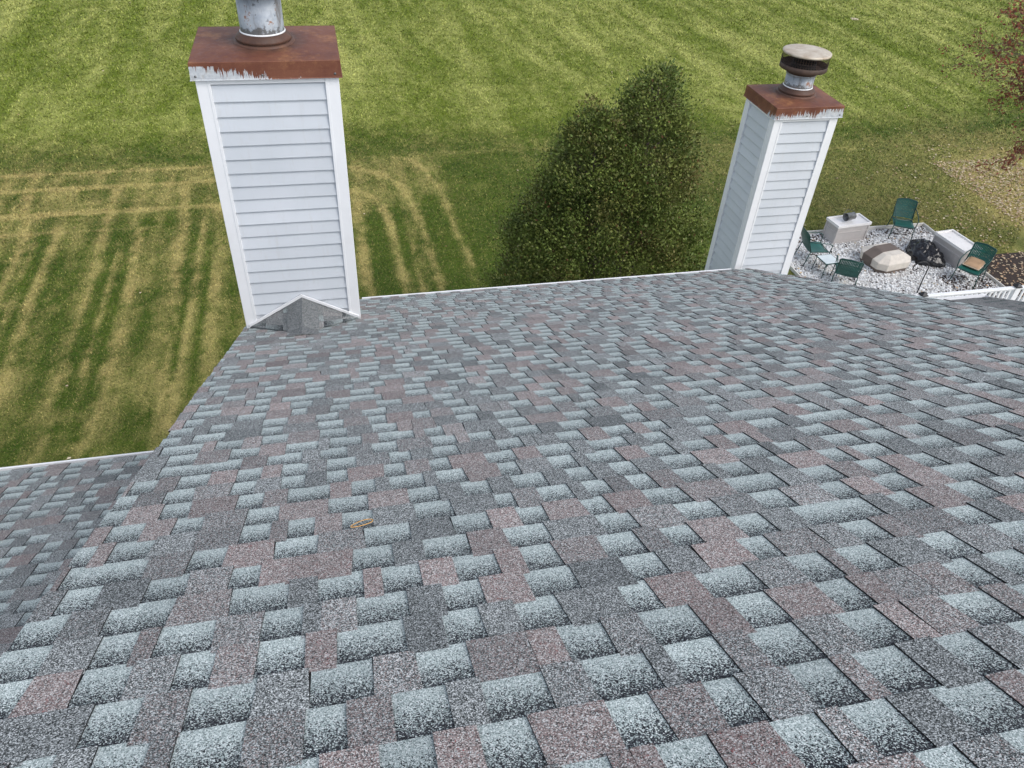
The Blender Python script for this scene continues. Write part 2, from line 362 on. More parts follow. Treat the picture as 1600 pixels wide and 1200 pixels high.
# ------------------------------------------------------------------ the ground
HX0, HX1, HY1 = -9.0, 4.3, 6.4
def spread(a, b, step, far):
    fine = np.arange(a, b + 1e-6, step); lo = a - np.array(far[::-1]); hi = b + np.array(far); return np.concatenate([lo, fine, hi])
xs = spread(-18, 54, .14, [8, 30, 90, 300, 900]); ys = spread(7, 56, .14, [8, 30, 90, 300, 900])
gx, gy = np.meshgrid(xs, ys); d_, y_ = lawn_fields(gx.ravel(), gy.ravel())
nx, ny = len(xs), len(ys)
idx = np.arange(nx * ny).reshape(ny, nx)
quads = np.stack([idx[:-1, :-1], idx[:-1, 1:], idx[1:, 1:], idx[1:, :-1]], -1).reshape(-1, 4)
lz = (fbm(gx.ravel(), gy.ravel(), .12, 3, 40) - .5) * .05
inp = ((gx.ravel() > 11) & (gx.ravel() < 20) & (gy.ravel() > 8) & (gy.ravel() < 18.2)); lz[inp] = 0
lawn = np_mesh('lawn', np.stack([gx.ravel(), gy.ravel(), lz], 1), quads, M_LAWN, np.stack([d_, y_, d_ * 0 + .5, d_ * 0 + 1], 1), smooth=True)
tag(lawn, 'mown lawn with tan wheel tracks and pale mowing bands', 'lawn', kind='structure')

PX0, PX1, PY0, PY1 = 11.75, 17.02, 12.2, 17.42      # gravel patio
N = 940000
r_ = 10.5 * (68 / 10.5) ** rng.random(N); az = np.radians(-30 + 80 * rng.random(N))
bx, by = r_ * np.sin(az), r_ * np.cos(az)
ok = ~((bx > PX0 - .05) & (bx < 19.6) & (by > 9) & (by < PY1 + .05) & ((bx < PX1 + .05) | (by < 15.6))) & (by > 7.2)
bx, by, r_ = bx[ok], by[ok], r_[ok]; N = len(bx)
bd, byl = lawn_fields(bx, by)
bd = np.clip(bd + (rng.random(N) - .5) * .95, 0, 1)
s_ = (r_ / 15) ** .85; ang = rng.random(N) * 2 * math.pi; ln = (.022 + .035 * rng.random(N)) * s_; hh = (.012 + .022 * rng.random(N)) * s_; wdt = (.0055 + .006 * rng.random(N)) * s_
ca, sa = np.cos(ang), np.sin(ang)
bz = (fbm(bx, by, .12, 3, 40) - .5) * .05
inp = ((bx > 11) & (bx < 20) & (by > 8) & (by < 18.2)); bz[inp] = 0
v0 = np.stack([bx - sa * wdt, by + ca * wdt, bz - .002], 1); v1 = np.stack([bx + sa * wdt, by - ca * wdt, bz - .002], 1); v2 = np.stack([bx + ca * ln, by + sa * ln, bz + hh], 1)
BV = np.stack([v0, v1, v2], 1).reshape(-1, 3); BF = np.arange(3 * N).reshape(-1, 3)
bc = np.repeat(np.stack([bd, byl, rng.random(N), np.ones(N)], 1), 3, 0)
tag(np_mesh('grass', BV, BF, M_BLADE, bc), 'short green and straw coloured grass blades of the lawn', 'grass', kind='stuff')

# ------------------------------------------------------------------ house
A_ = math.atan(.5); DV = np.array([0, math.cos(A_), -math.sin(A_)]); NV = np.array([0, math.sin(A_), math.cos(A_)])
def RP(h, X, S, nh=0.0): return CAM + np.array([X, 0, 0]) + DV * S + NV * (nh - h)
H1, RX0, RX1, SE1, ST1 = .989, -.868, 4.555, 8.13, .30
H2, LX0, LX1, SE2, ST2 = 1.83, -6.5, -.55, 6.19, .45
EXPO = .143
house = tag(empty('house', (2, 0, 0)), 'house under grey and pink asphalt shingle roofs with white gutters', 'house')
HOFF = np.array([2, 0, 0])
def hb(mb, name, mat, parent=house, **k):
    o = mb.build(name, mat, None, **k); o.parent = parent
    o.matrix_parent_inverse = Matrix.Translation((-2, 0, 0)); return o

def roof_slab(name, h, X0, X1, St, Se, thick=.03):
    mb = MB(); a, b = RP(h, X0, St, -.004), RP(h, X1, St, -.004); c, d = RP(h, X1, Se, -.004), RP(h, X0, Se, -.004)
    dn = -NV * thick
    mb.add([a, b, c, d, a + dn, b + dn, c + dn, d + dn], [(0, 3, 2, 1), (4, 5, 6, 7), (0, 1, 5, 4), (1, 2, 6, 5), (2, 3, 7, 6), (3, 0, 4, 7)])
    return hb(mb, name, M_UNDER)
main_roof = roof_slab('main_roof', H1, RX0 + .012, RX1 - .012, ST1, SE1 - .012)
lower_roof = roof_slab('lower_roof', H2, LX0 + .012, LX1, ST2, SE2 - .012)
main_roof['label'] = 'main roof slope of grey green, charcoal and pink shingles'
lower_roof['label'] = 'lower shingled roof slope beyond the rake edge'

def project(P):
    v = MROT @ (np.asarray(P) - CAM); return (800 + 1201.45 * v[0] / v[2], 600 + 1201.45 * v[1] / v[2], v[2])

def shingle_pieces(h, X0, X1, St, Se, roofobj, skip=None):
    """every exposed tab as (verts, faces, colours, centre)"""
    out = []; k = 0; S1 = Se
    while S1 > St - .02:
        S0 = S1 - EXPO; x = X0 - random.random(); unit = 0.0; prev = False; pinkrun = 0
        dS = random.uniform(-.0025, .0025)
        while x < X1:
            if unit <= 0: unit = 1.0; gap = .0008 if random.random() < .9 else .0025; x += gap; prev = random.random() < .5
            rec = (not prev) if random.random() < .93 else False
            wd = random.choice((.085, .098, .105, .112, .12, .135)) * random.uniform(.92, 1.08) if rec else random.choice((.05, .075, .09, .10, .11, .13, .15)) * random.uniform(.9, 1.1)
            if unit - wd < .04: wd = unit
            xa, xb = x, x + wd; x += wd; unit -= wd; prev = rec
            xa, xb = max(xa, X0 + random.uniform(-.004, .004)), min(xb, X1 + random.uniform(-.004, .004))
            if xb - xa < .012: continue
            if skip and skip((xa + xb) / 2, (S0 + S1) / 2): continue
            j = lambda a=.0016: random.uniform(-a, a)
            if rec:
                za, zb = .0008, .0052; xa -= .003; xb += .003; pk = 0; sl = 0
            else:
                za, zb = .0048 + j(.0004), .0102 + j(.0008); pk = random.choice((0, 0, .1, .3, .6, .9, 1.0)) ; sl = random.choice((-.006, 0, 0, .006)) if wd > .1 else 0
            br = min(1, max(0, random.gauss(.56, .10) if rec else random.gauss(.5, .2)))
            lift = 0
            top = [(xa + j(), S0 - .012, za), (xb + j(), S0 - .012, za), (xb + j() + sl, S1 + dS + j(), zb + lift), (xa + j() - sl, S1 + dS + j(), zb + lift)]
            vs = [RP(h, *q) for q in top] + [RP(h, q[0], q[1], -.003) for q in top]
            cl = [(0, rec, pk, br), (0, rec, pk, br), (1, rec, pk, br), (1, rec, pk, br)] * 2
            out.append((vs, [(0, 3, 2, 1), (0, 1, 5, 4), (1, 2, 6, 5), (2, 3, 7, 6), (3, 0, 4, 7)], cl, (vs[0] + vs[2]) / 2, roofobj))
        S1 -= EXPO; k += 1
    return out
CX0, CX1, CY0, CY1 = -.84, .095, 5.60, 6.37     # left chimney footprint
def in_chim(X, S):
    P = RP(H1, X, S); return CX0 + .1 < X < CX1 - .1 and CY0 + .08 < P[1] < CY1 - .08
pieces = shingle_pieces(H1, RX0, RX1, ST1, SE1, main_roof, in_chim) + shingle_pieces(H2, LX0, LX1, ST2, SE2, lower_roof)
def seen(pc):
    if pc[4] is lower_roof and pc[3][0] > -1.25: return 0
    pr = [project(q) for q in pc[0][:4]]
    if any(q[2] < .1 for q in pr): return 0
    c = project(pc[3])
    if not (0 < c[0] < 1600 and 0 < c[1] < 1200): return 0
    a = 0
    for i in range(4): q, r = pr[i], pr[(i + 1) % 4]; a += q[0] * r[1] - r[0] * q[1]
    return abs(a)
pieces.sort(key=seen, reverse=True)
def tab(mb, pc):
    mb.add(pc[0], pc[1], pc[2]); mb.m[-4:] = [1] * 4; return mb
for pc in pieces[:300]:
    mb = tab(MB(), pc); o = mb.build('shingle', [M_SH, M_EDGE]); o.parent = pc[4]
    o.matrix_parent_inverse = (Matrix.Translation((2, 0, 0)) @ pc[4].matrix_parent_inverse).inverted()
rest = {}
for pc in pieces[300:]: tab(rest.setdefault(pc[4].name, (pc[4], MB()))[1], pc)
for ro, mb in rest.values():
    o = mb.build('shingles', [M_SH, M_EDGE]); o.parent = ro; o['kind'] = 'stuff'
    o.matrix_parent_inverse = (Matrix.Translation((2, 0, 0)) @ ro.matrix_parent_inverse).inverted()

# cricket behind the left chimney: a small saddle, ridge level, with wide ridge caps
zr = 10.5 - 3.66; yf = CY0 - .004
roofz = lambda Y: RP(H1, 0, (Y + H1 * math.sin(A_)) / math.cos(A_))[2]
ymeet = yf - (zr - roofz(yf)) / .5
xm = (CX0 + CX1) / 2 + .008
ck = MB()
apex = np.array([xm, yf, zr]); head = np.array([xm, ymeet, zr]); lc = np.array([CX0 + .02, yf, roofz(yf) + .012]); rc = np.array([CX1 - .005, yf, roofz(yf) + .012])
for side, cn in ((-1, lc), (1, rc)):
    nc = 3
    for i in range(nc):                       # courses parallel to the saddle ridge
        t0, t1 = i / nc, (i + 1) / nc + .02
        a0, a1 = apex + (cn - apex) * t0, apex + (cn - apex) * min(t1, 1)
        b0, b1 = head + (cn - head) * t0, head + (cn - head) * min(t1, 1)
        up0, up1 = np.array([0, 0, .010]), np.array([0, 0, .016])
        ns = 4
        for q in range(ns):
            u0, u1 = q / ns, (q + 1) / ns
            P = [a0 + (b0 - a0) * u0 + up0, a0 + (b0 - a0) * u1 + up0, a1 + (b1 - a1) * u1 + up1, a1 + (b1 - a1) * u0 + up1]
            rec = float(random.random() < .35); b_ = random.uniform(0, .4); p_ = random.choice((0, .1, .3)); c = [(0, rec, p_, b_), (0, rec, p_, b_), (.7, rec, p_, b_), (.7, rec, p_, b_)] * 2
            ck.add(P + [p - np.array([0, 0, .03]) for p in P], [(0, 1, 2, 3) if side > 0 else (3, 2, 1, 0), (0, 4, 5, 1), (1, 5, 6, 2), (2, 6, 7, 3), (3, 7, 4, 0)], c)
cricket = hb(ck, 'cricket', M_SH); cricket['label'] = 'small shingled saddle roof against the chimney'
for i in range(4):
    y1 = yf - .01 - i * .135; y0 = y1 - .15; za = zr + .030 - .0 * i
    if i == 3: y0 = ymeet - .10
    wl, wr, dz = .125, .125, .125 * .52
    def capz(Y, e): return max(zr + e, roofz(Y) + e)
    P = []
    for Y, e in ((y1, .030), (y0, .022)):
        zz = zr + e if Y > ymeet else roofz(Y) + e + .004
        fl = 1 if Y > ymeet + .05 else .25
        P += [(xm - wl, Y, zz - dz * fl), (xm, Y, zz), (xm + wr, Y, zz - dz * fl)]
    lo = [(x, y, z - .012) for x, y, z in P]
    mb = MB().add(P + lo, [(0, 1, 4, 3), (1, 2, 5, 4), (3, 4, 10, 9), (4, 5, 11, 10), (0, 3, 9, 6), (2, 8, 11, 5)], (.4, 0, .05, .1))
    o = mb.build('ridge_cap', M_SH); o.parent = cricket; o.matrix_parent_inverse = (Matrix.Translation((2, 0, 0)) @ cricket.matrix_parent_inverse).inverted()

# far slopes behind the ridge, walls, trims
def zmain(Y): return roofz(Y)
yr1 = RP(H1, 0, ST1)[1]; zr1 = RP(H1, 0, ST1)[2]
yr2 = RP(H2, 0, ST2)[1]; zr2 = RP(H2, 0, ST2)[2]
for nm, X0, X1, yr, zr_, run in (('rear_roof', RX0, RX1, yr1, zr1, 7.0), ('rear_roof', LX0, LX1, yr2, zr2, 5.2)):
    mb = MB(); t = .03
    P = [(X0, yr + .01, zr_ - .012), (X1, yr + .01, zr_ - .012), (X1, yr - run, zr_ - .012 - run * .5), (X0, yr - run, zr_ - .012 - run * .5)]
    mb.add(P + [(x, y, z - t) for x, y, z in P], [(0, 1, 2, 3), (7, 6, 5, 4), (0, 4, 5, 1), (1, 5, 6, 2), (2, 6, 7, 3), (3, 7, 4, 0)], (.5, 0, .2, .5)); hb(mb, nm, M_SH)
def gable_block(name, X0, X1, Yb, Yf, yr, zr_):
    drop = .07; prof = [(Yb, 0), (Yf, 0), (Yf, zr_ - (Yf - yr) * .5 - drop), (yr, zr_ - drop), (Yb, zr_ - (yr - Yb) * .5 - drop)]
    n = len(prof); vs = [(X0, y, z) for y, z in prof] + [(X1, y, z) for y, z in prof]
    mb = MB().add(vs, [tuple(range(n))[::-1], tuple(n + i for i in range(n))] + [(i, (i + 1) % n, n + (i + 1) % n, n + i) for i in range(n)]); return hb(mb, name, M_SIDING)
gable_block('wall', RX0 + .30, RX1 - .30, yr1 - 6.6, 6.45, yr1, zr1)
gable_block('wall', LX0 + .30, RX0 + .298, yr2 - 4.8, 4.32, yr2, zr2)
def gutter(parent_name, X0, X1, Ye, Ze, tops=.0):
    """K-style gutter hung on the eave: back, floor, sloped front with a rolled lip"""
    prof = [(.002, -.020), (.002, -.125), (.075, -.125), (.105, -.075), (.118, -.026), (.128, -.018), (.126, -.010), (.112, -.012), (.110, -.026), (.098, -.075), (.072, -.119), (.008, -.119), (.008, -.020)]
    n = len(prof); vs = [(X0, Ye + a, Ze + b) for a, b in prof] + [(X1, Ye + a, Ze + b) for a, b in prof]
    mb = MB().add(vs, [(i, (i + 1) % n, n + (i + 1) % n, n + i) for i in range(n)])
    for X in (X0, X1 - .004): mb.box(X, X + .004, Ye + .002, Ye + .118, Ze - .125, Ze - .024)
    return hb(mb, 'gutter', M_WHITE)
ye1, ze1 = RP(H1, 0, SE1)[1:]; ye2, ze2 = RP(H2, 0, SE2)[1:]
gutter('g', CX1 + .06, 4.36, ye1 - .070, ze1 + .001); gutter('g', LX0, RX0 + .29, ye2 - .070, ze2 + .001)
for nm, h, X0, X1, Se in (('drip_edge', H1, CX1 + .05, RX1 - .02, SE1), ('drip_edge', H2, LX0, LX1 - .02, SE2)):
    a = RP(h, X0, Se - .05, -.002); b = RP(h, X0, Se + .004, -.002); mb = MB()
    mb.box(X0, X1, b[1] - .125, b[1] - .112, b[2] - .17, b[2] + .01); hb(mb, 'fascia', M_WHITE)
for X in (RX0 + .03, RX1 - .05):                # rake boards
    mb = MB(); a, b = RP(H1, X, ST1, -.038), RP(H1, X, 6.5 if X < 0 else SE1 - .02, -.038); ex = np.array([.02, 0, 0]); dn = -NV * .14
    mb.add([a, a + ex, b + ex, b, a + dn, a + ex + dn, b + ex + dn, b + dn], [(0, 3, 2, 1), (4, 5, 6, 7), (0, 1, 5, 4), (1, 2, 6, 5), (2, 3, 7, 6), (3, 0, 4, 7)]); hb(mb, 'rake_board', M_WHITE)

# low porch roof on the right, parallel to the main slope
PXR, PYE, PZE = 11.72, 9.78, 2.98
mb = MB(); run = 5.6
P = [(4.3, PYE - run, PZE + run * .5), (PXR, PYE - run, PZE + run * .5), (PXR, PYE, PZE), (4.3, PYE, PZE)]
mb.add(P + [(x, y, z - .03) for x, y, z in P], [(0, 3, 2, 1), (4, 5, 6, 7), (0, 1, 5, 4), (1, 2, 6, 5), (2, 3, 7, 6), (3, 0, 4, 7)])
porch_roof = hb(mb, 'porch_roof', M_UNDER); porch_roof['label'] = 'low grey porch roof beside the main roof'
pm_ = MB(); S = 0.0; L = run / math.cos(A_); y0 = PYE
for k in range(int(L / EXPO)):
    s1 = k * EXPO; xx = PXR
    while xx > 8.6:
        wd = random.uniform(.1, .3); rec = random.random() < .25; za, zb = (.004, .010) if not rec else (.001, .0055)
        q = lambda X, s, e: (X, PYE - s * math.cos(A_) + e * math.sin(A_), PZE + s * math.sin(A_) + e * math.cos(A_) + .003)
        top = [q(xx - wd, s1 + EXPO + .01, za), q(xx, s1 + EXPO + .01, za), q(xx, s1, zb), q(xx - wd, s1, zb)]
        pm_.add(top, [(0, 3, 2, 1)], [(0, rec, .25, .05), (0, rec, .25, .05), (.3, rec, .25, .05), (.3, rec, .25, .05)]); xx -= wd
o = pm_.build('shingles', M_SH); o.parent = porch_roof; o['kind'] = 'stuff'
o.matrix_parent_inverse = (Matrix.Translation((2, 0, 0)) @ porch_roof.matrix_parent_inverse).inverted()
gutter('g', 4.4, PXR + .03, PYE - .012, PZE + .012)
mb = MB()
a, b = np.array([PXR + .002, PYE, PZE - .035]), np.array([PXR + .002, PYE - run, PZE + run * .5 - .035]); ex = np.array([.022, 0, 0]); upv = np.array([0, 0, .045]); dn = np.array([0, 0, -.12])
mb.add([a + upv, a + ex + upv, b + ex + upv, b + upv, a + dn, a + ex + dn, b + ex + dn, b + dn], [(0, 1, 2, 3), (7, 6, 5, 4), (0, 4, 5, 1), (1, 5, 6, 2), (2, 6, 7, 3), (3, 7, 4, 0)]); hb(mb, 'rake_board', M_WHITE)
mb = MB().box(4.26, PXR - .3, PYE - run + .1, PYE - .4, 0.0, 2.9); hb(mb, 'porch_wall', M_SIDING)

# ------------------------------------------------------------------ chimneys
BP = .1045
def siding_mesh(length, key, cache={}):
    k = (round(length, 3), key)
    if k not in cache:
        # local: x along board, -y outwards, z up; lap profile
        prof = [(0, 0), (-.0180, .0), (-.0192, .004), (-.0030, BP + .006), (0, BP + .006)]
        n = len(prof); vs = [(0, y, z) for y, z in prof] + [(length, y, z) for y, z in prof]
        me = bpy.data.meshes.new('siding_board')
        me.from_pydata(vs, [], [tuple(range(n))[::-1], tuple(n + i for i in range(n))] + [(i, (i + 1) % n, n + (i + 1) % n, n + i)[::-1] for i in range(n)])
        me.update(); me.materials.append(M_SIDING); cache[k] = me
    return cache[k]
def chimney(name, X0, X1, Y0, Y1, zt, zvis, label, flue_c, pipe_h, keep, zcut=None):
    root = tag(empty(name, ((X0 + X1) / 2, (Y0 + Y1) / 2, 0)), label, 'chimney'); inv = Matrix.Translation(-root.location)
    def cb(mb, nm, mat, parent=root, **k):
        o = mb.build(nm, mat, None, **k); o.parent = parent
        o.matrix_parent_inverse = inv if parent is root else (Matrix.Translation(root.location) @ parent.matrix_parent_inverse).inverted(); return o
    cb(MB().box(X0 + .020, X1 - .020, Y0 + .020, Y1 - .020, zvis - .02, zt + .02), 'core', M_SIDING)
    cb(MB().box(X0 + .004, X1 - .004, Y0 + .004, Y1 - .004, 0, zvis - .02), 'lower_chase', M_SIDING)
    pw = .088
    faces = [(X0 + pw * .6, Y0 + .018, 0, X1 - X0 - pw * 1.2), (X1 - .018, Y0 + pw * .6, math.pi / 2, Y1 - Y0 - pw * 1.2), (X1 - pw * .6, Y1 - .018, math.pi, X1 - X0 - pw * 1.2), (X0 + .018, Y1 - pw * .6, -math.pi / 2, Y1 - Y0 - pw * 1.2)]
    nb = int((zt - zvis) / BP)
    for fi, (fx, fy, rz, ln) in enumerate(faces):
        me = siding_mesh(ln, 0)
        for i in range(nb):
            z = zt - .055 - (i + 1) * BP + BP * .0
            o = bpy.data.objects.new('siding_board', me); col.objects.link(o); o.parent = root; o.matrix_parent_inverse = inv
            o.location = (fx, fy, z + random.uniform(-.0012, .0012)); o.rotation_euler = (random.uniform(-.012, .012), random.uniform(-.0022, .0022), rz)
    for sx in (0, 1):
        for sy in (0, 1):
            mb = MB(); xa = X0 if sx == 0 else X1 - pw; ya = Y0 if sy == 0 else Y1 - pw; e = .006
            # L shaped post with a shallow groove on each wing
            def wing(ax):
                if ax == 'x':
                    yo = Y0 - e if sy == 0 else Y1 + e - .022
                    mb.box(xa - (e if sx == 0 else 0), xa + pw + (e if sx else 0), yo, yo + .022, zvis, zt - .002)
                    f = Y0 - e - .003 if sy == 0 else Y1 + e - .001
                    gx_ = xa + pw - .020 if sx == 0 else xa
                    mb.box(gx_, gx_ + .020, f, f + .004, zvis, zt - .004)
                else:
                    xo = X0 - e if sx == 0 else X1 + e - .022
                    y0_, y1_ = (Y0 - e + .022, ya + pw) if sy == 0 else (ya, Y1 + e - .022)
                    mb.box(xo, xo + .022, y0_, y1_, zvis, zt - .002)
                    f = X0 - e - .003 if sx == 0 else X1 + e - .001
                    gy_ = ya + pw - .020 if sy == 0 else ya
                    mb.box(f, f + .004, gy_, gy_ + .020, zvis, zt - .004)
            wing('x'); wing('y'); cb(mb, 'corner_post', M_WHITE, bevel=.0015, seg=1)
    cb(MB().box(X0 + pw - .002, X1 - pw + .002, Y0 - .004, Y0 + .01, zt - .035, zt - .003).box(X0 - .004, X0 + .01, Y0 + pw - .002, Y1 - pw + .002, zt - .035, zt - .003), 'top_trim', M_WHITE)
    # sheet steel cap: crowned top with diagonal breaks, skirt with hem
    o_, sk = .024, .118; cz = zt + .118; crown = .022; ncx, ncy = (X0 + X1) / 2, (Y0 + Y1) / 2
    RM = rust_material(flue_c[0], flue_c[1], zt, keep)
    mb = MB(); G = 8; a, b, c, d = X0 - o_, X1 + o_, Y0 - o_, Y1 + o_
    vs = []
    for j in range(G + 1):
        for i in range(G + 1):
            u, v = i / G, j / G; t = min(u, 1 - u, v, 1 - v) * 2
            vs.append((a + (b - a) * u, c + (d - c) * v, cz + crown * (t ** .8) + (random.uniform(-.0022, .0022) if 0 < i < G and 0 < j < G else 0)))
    fs = [(j * (G + 1) + i, j * (G + 1) + i + 1, (j + 1) * (G + 1) + i + 1, (j + 1) * (G + 1) + i) for j in range(G) for i in range(G)]
    mb.add(vs, fs); cap = cb(mb, 'cap', RM, smooth=True)
    mb = MB(); t = .004
    ring = lambda e, z: [(a - e, c - e, z), (b + e, c - e, z), (b + e, d + e, z), (a - e, d + e, z)]
    L = [ring(-.0, cz + .0005), ring(.0028, cz - .004), ring(.003, cz - .06), ring(.006, zt + .008), ring(.011, zt + .001), ring(.006, zt - .001), ring(-.004, zt + .006), ring(-.004, cz - .004)]
    vs = [p for r in L for p in r]; fs = [(i * 4 + k, i * 4 + (k + 1) % 4, (i + 1) * 4 + (k + 1) % 4, (i + 1) * 4 + k)[::-1] for i in range(len(L) - 1) for k in range(4)]
    mb.add(vs, fs); skirt = cb(mb, 'skirt', RM, cap)
    mb = MB()
    for u in (.025, .47, .97): mb.lathe([(0, .004), (.005, .003), (.007, 0)], 8)
    mb = MB()
    for u in (.03, .47, .96):
        x = a + (b - a) * u; mb.lathe([(.0085, 0), (.0085, .004), (.004, .0065), (0.0004, .007)], 10)
        n0 = len(mb.v) - 40
        for q in range(n0, len(mb.v)): vx, vy, vz = mb.v[q]; mb.v[q] = (x + vx, c - .003 - vz, zt + .028 + vy)
    cb(mb, 'screw', M_PEWTER, cap)
    # flue
    fx, fy, fr = flue_c; z0 = cz + crown - .006
    ZM = zinc_material(z0)
    mb = MB().lathe([(fr, 0), (fr, pipe_h), (fr - .004, pipe_h), (fr - .004, .03)], 40, (fx, fy, z0)); pipe = cb(mb, 'flue_pipe', ZM, smooth=False)
    for p in pipe.data.polygons: p.use_smooth = True
    mb = MB().lathe([(fr + .062, -.004), (fr + .060, .008), (fr + .034, .011), (fr + .030, .014), (fr + .044, .020), (fr + .040, .034), (fr + .014, .062), (fr + .008, .066), (fr + .001, .066)], 40, (fx, fy, z0)); cb(mb, 'storm_collar', RM, pipe, smooth=True)
    mb = MB().lathe([(fr + .002, 0), (fr + .009, .003), (fr + .009, .030), (fr + .002, .034)], 40, (fx, fy, z0 + .068)); 
    mb = MB().lathe([(fr + .0015, .066), (fr + .0075, .067), (fr + .006, .073), (fr + .0015, .076)], 40, (fx, fy, z0)); cb(mb, 'sealant', M_WHITE, pipe, smooth=True)
    mb = MB().lathe([(fr + .001, pipe_h - .030), (fr + .007, pipe_h - .028), (fr + .008, pipe_h - .018), (fr + .007, pipe_h - .006), (fr + .001, pipe_h - .004)], 40, (fx, fy, z0)); cb(mb, 'band', ZM, pipe, smooth=True)
    # spark-arrestor rain cap
    zc = z0 + pipe_h; R_ = fr * 1.62; hh = .19
    rc_ = tag_part = cb(MB().lathe([(fr + .006, -.02), (fr + .012, .004), (fr + .05, .014), (R_, .030), (R_ + .003, .034), (R_ + .003, .078), (R_ - .001, .079), (R_ - .002, .038), (fr + .04, .024), (fr - .002, .016)], 48, (fx, fy, zc)), 'rain_cap', M_SOOT, smooth=True)
    # wire mesh screen: diagonal crossing wires
    mb = MB(); nW = 56
    for s in (-1, 1):
        for k in range(nW):
            th = 2 * math.pi * k / nW; pts = [(fx + R_ * math.cos(th + s * q * .022 * 6 / 6), fy + R_ * math.sin(th + s * q * .022 * 6 / 6), zc + .07 + (hh - .07) * q / 4) for q in range(5)]
            mb.tube(pts, .0012, 4, cap=False)
    for q in range(1, 5):
        zz = zc + .07 + (hh - .07) * q / 5; mb.lathe([(R_ + .001, zz), (R_ + .0018, zz + .0007), (R_ + .001, zz + .0014)], 48, (fx, fy, 0))
    cb(mb, 'screen', M_SOOT, rc_)
    cb(MB().lathe([(0.0005, hh + .022), (R_ * .5, hh + .019), (R_ * .96, hh + .010), (R_ + .007, hh + .004), (R_ + .008, hh - .012), (R_ + .004, hh - .012), (R_ - .002, hh + .0), (.0005, hh + .008)], 56, (fx, fy, zc)), 'lid', [M_CAPTOP], rc_, smooth=True)
    cb(MB().lathe([(fr * .84, -.02), (fr * .84, .095), (fr * .80, .095), (fr * .80, -.02)], 40, (fx, fy, zc)), 'inner_flue', M_DARK, rc_, smooth=True)
    return root, cb
ch1, cb1 = chimney('chimney', CX0, CX1, CY0, CY1, 10.5 - 1.845, 10.5 - 4.33, 'wide white sided chimney with a shingled saddle at its foot and rusted cap', (-.385, 5.985, .150), .33, (.0, -.19, .0))
# white flashing where the saddle meets the siding
mb = MB()
for cn in (lc, rc):
    a, b = apex + np.array([0, -.004, .036]), cn + np.array([0, -.004, .010]); wv = np.array([0, 0, .024]); dv = np.array([0, -.012, 0])
    P = [a, b, b + wv, a + wv]; mb.add([p for p in P] + [p + dv for p in P], [(0, 1, 2, 3), (7, 6, 5, 4), (0, 4, 5, 1), (1, 5, 6, 2), (2, 6, 7, 3), (3, 7, 4, 0)])
cb1(mb, 'flashing', M_WHITE)
ch2, cb2 = chimney('chimney', 4.415, 5.125, 6.90, 7.535, 10.5 - 2.79, 10.5 - 5.2, 'slim white sided chimney with a round screened flue cap near gravel patio', (4.80, 7.26, .145), .215, (-.055, .10, -.26))

# ------------------------------------------------------------------ trees
def leaf_cloud(name, P, size, cols, parent, mat=M_LEAF, flat=.5, droop=0.0, bias=None):
    """one rhombic leaf per point"""
    n = len(P); d1 = rng.normal(size=(n, 3)); d1[:, 2] = d1[:, 2] * flat - droop
    if bias is not None: d1 = d1 * .75 + bias
    d1 /= np.linalg.norm(d1, axis=1, keepdims=True)
    d2 = np.cross(d1, rng.normal(size=(n, 3))); d2 /= np.linalg.norm(d2, axis=1, keepdims=True) + 1e-9
    s = (size * (.6 + .8 * rng.random(n)))[:, None] if np.isscalar(size) else size[:, None]
    V = np.stack([P, P + d1 * s * .5 + d2 * s * .28, P + d1 * s, P + d1 * s * .5 - d2 * s * .28], 1).reshape(-1, 3)
    Fc = np.arange(4 * n).reshape(-1, 4)
    return np_mesh(name, V, Fc, mat, np.repeat(np.concatenate([cols, np.ones((n, 1))], 1), 4, 0), parent)

TB = np.array([4.55, 11.0, 0])
tree = tag(empty('evergreen_tree', TB), 'bushy dark evergreen tree with two pointed tops beside the eave', 'tree')
tinv = Matrix.Translation(-Vector(TB))
def tpart(o, root_inv, root): o.parent = root; o.matrix_parent_inverse = root_inv; return o
leaders = [(np.array([4.98, 11.0, 7.0]), .50, .92), (np.array([3.96, 10.95, 6.45]), .60, .86)]
def treer(ld, z): return ld[1] * np.clip(ld[0][2] - z, 0, None) ** ld[2]
cl_c, cl_s, cl_n = [], [], []
for li, ld in enumerate(leaders):
    for k in range(900 if li == 0 else 800):
        dz = (ld[0][2] - .5) * random.random() ** .62; z = ld[0][2] - dz
        ax = ld[0][:2] + (TB[:2] - ld[0][:2]) * min(1, dz / 5.5); r = treer(ld, z) * min(1, .55 + z / 3.0)
        th = random.random() * 2 * math.pi; lob = mnoise.noise(Vector((math.cos(th) * 1.9 + li * 7, math.sin(th) * 1.9, z * 1.15))) + .6 * mnoise.noise(Vector((math.cos(th) * 4, math.sin(th) * 4 + li * 5, z * 2.6)))
        rr = r * (1 - .34 * random.random() ** 1.8) * (.97 + .24 * lob)
        cl_c.append((ax[0] + rr * math.cos(th), ax[1] + rr * math.sin(th), z)); cl_s.append((.075 + .05 * min(1, dz)) * random.uniform(.8, 1.25)); cl_n.append((math.cos(th), math.sin(th), .7))
cl_c, cl_s, cl_n = np.array(cl_c), np.array(cl_s), np.array(cl_n)
PT, CT, NTL = [], [], []
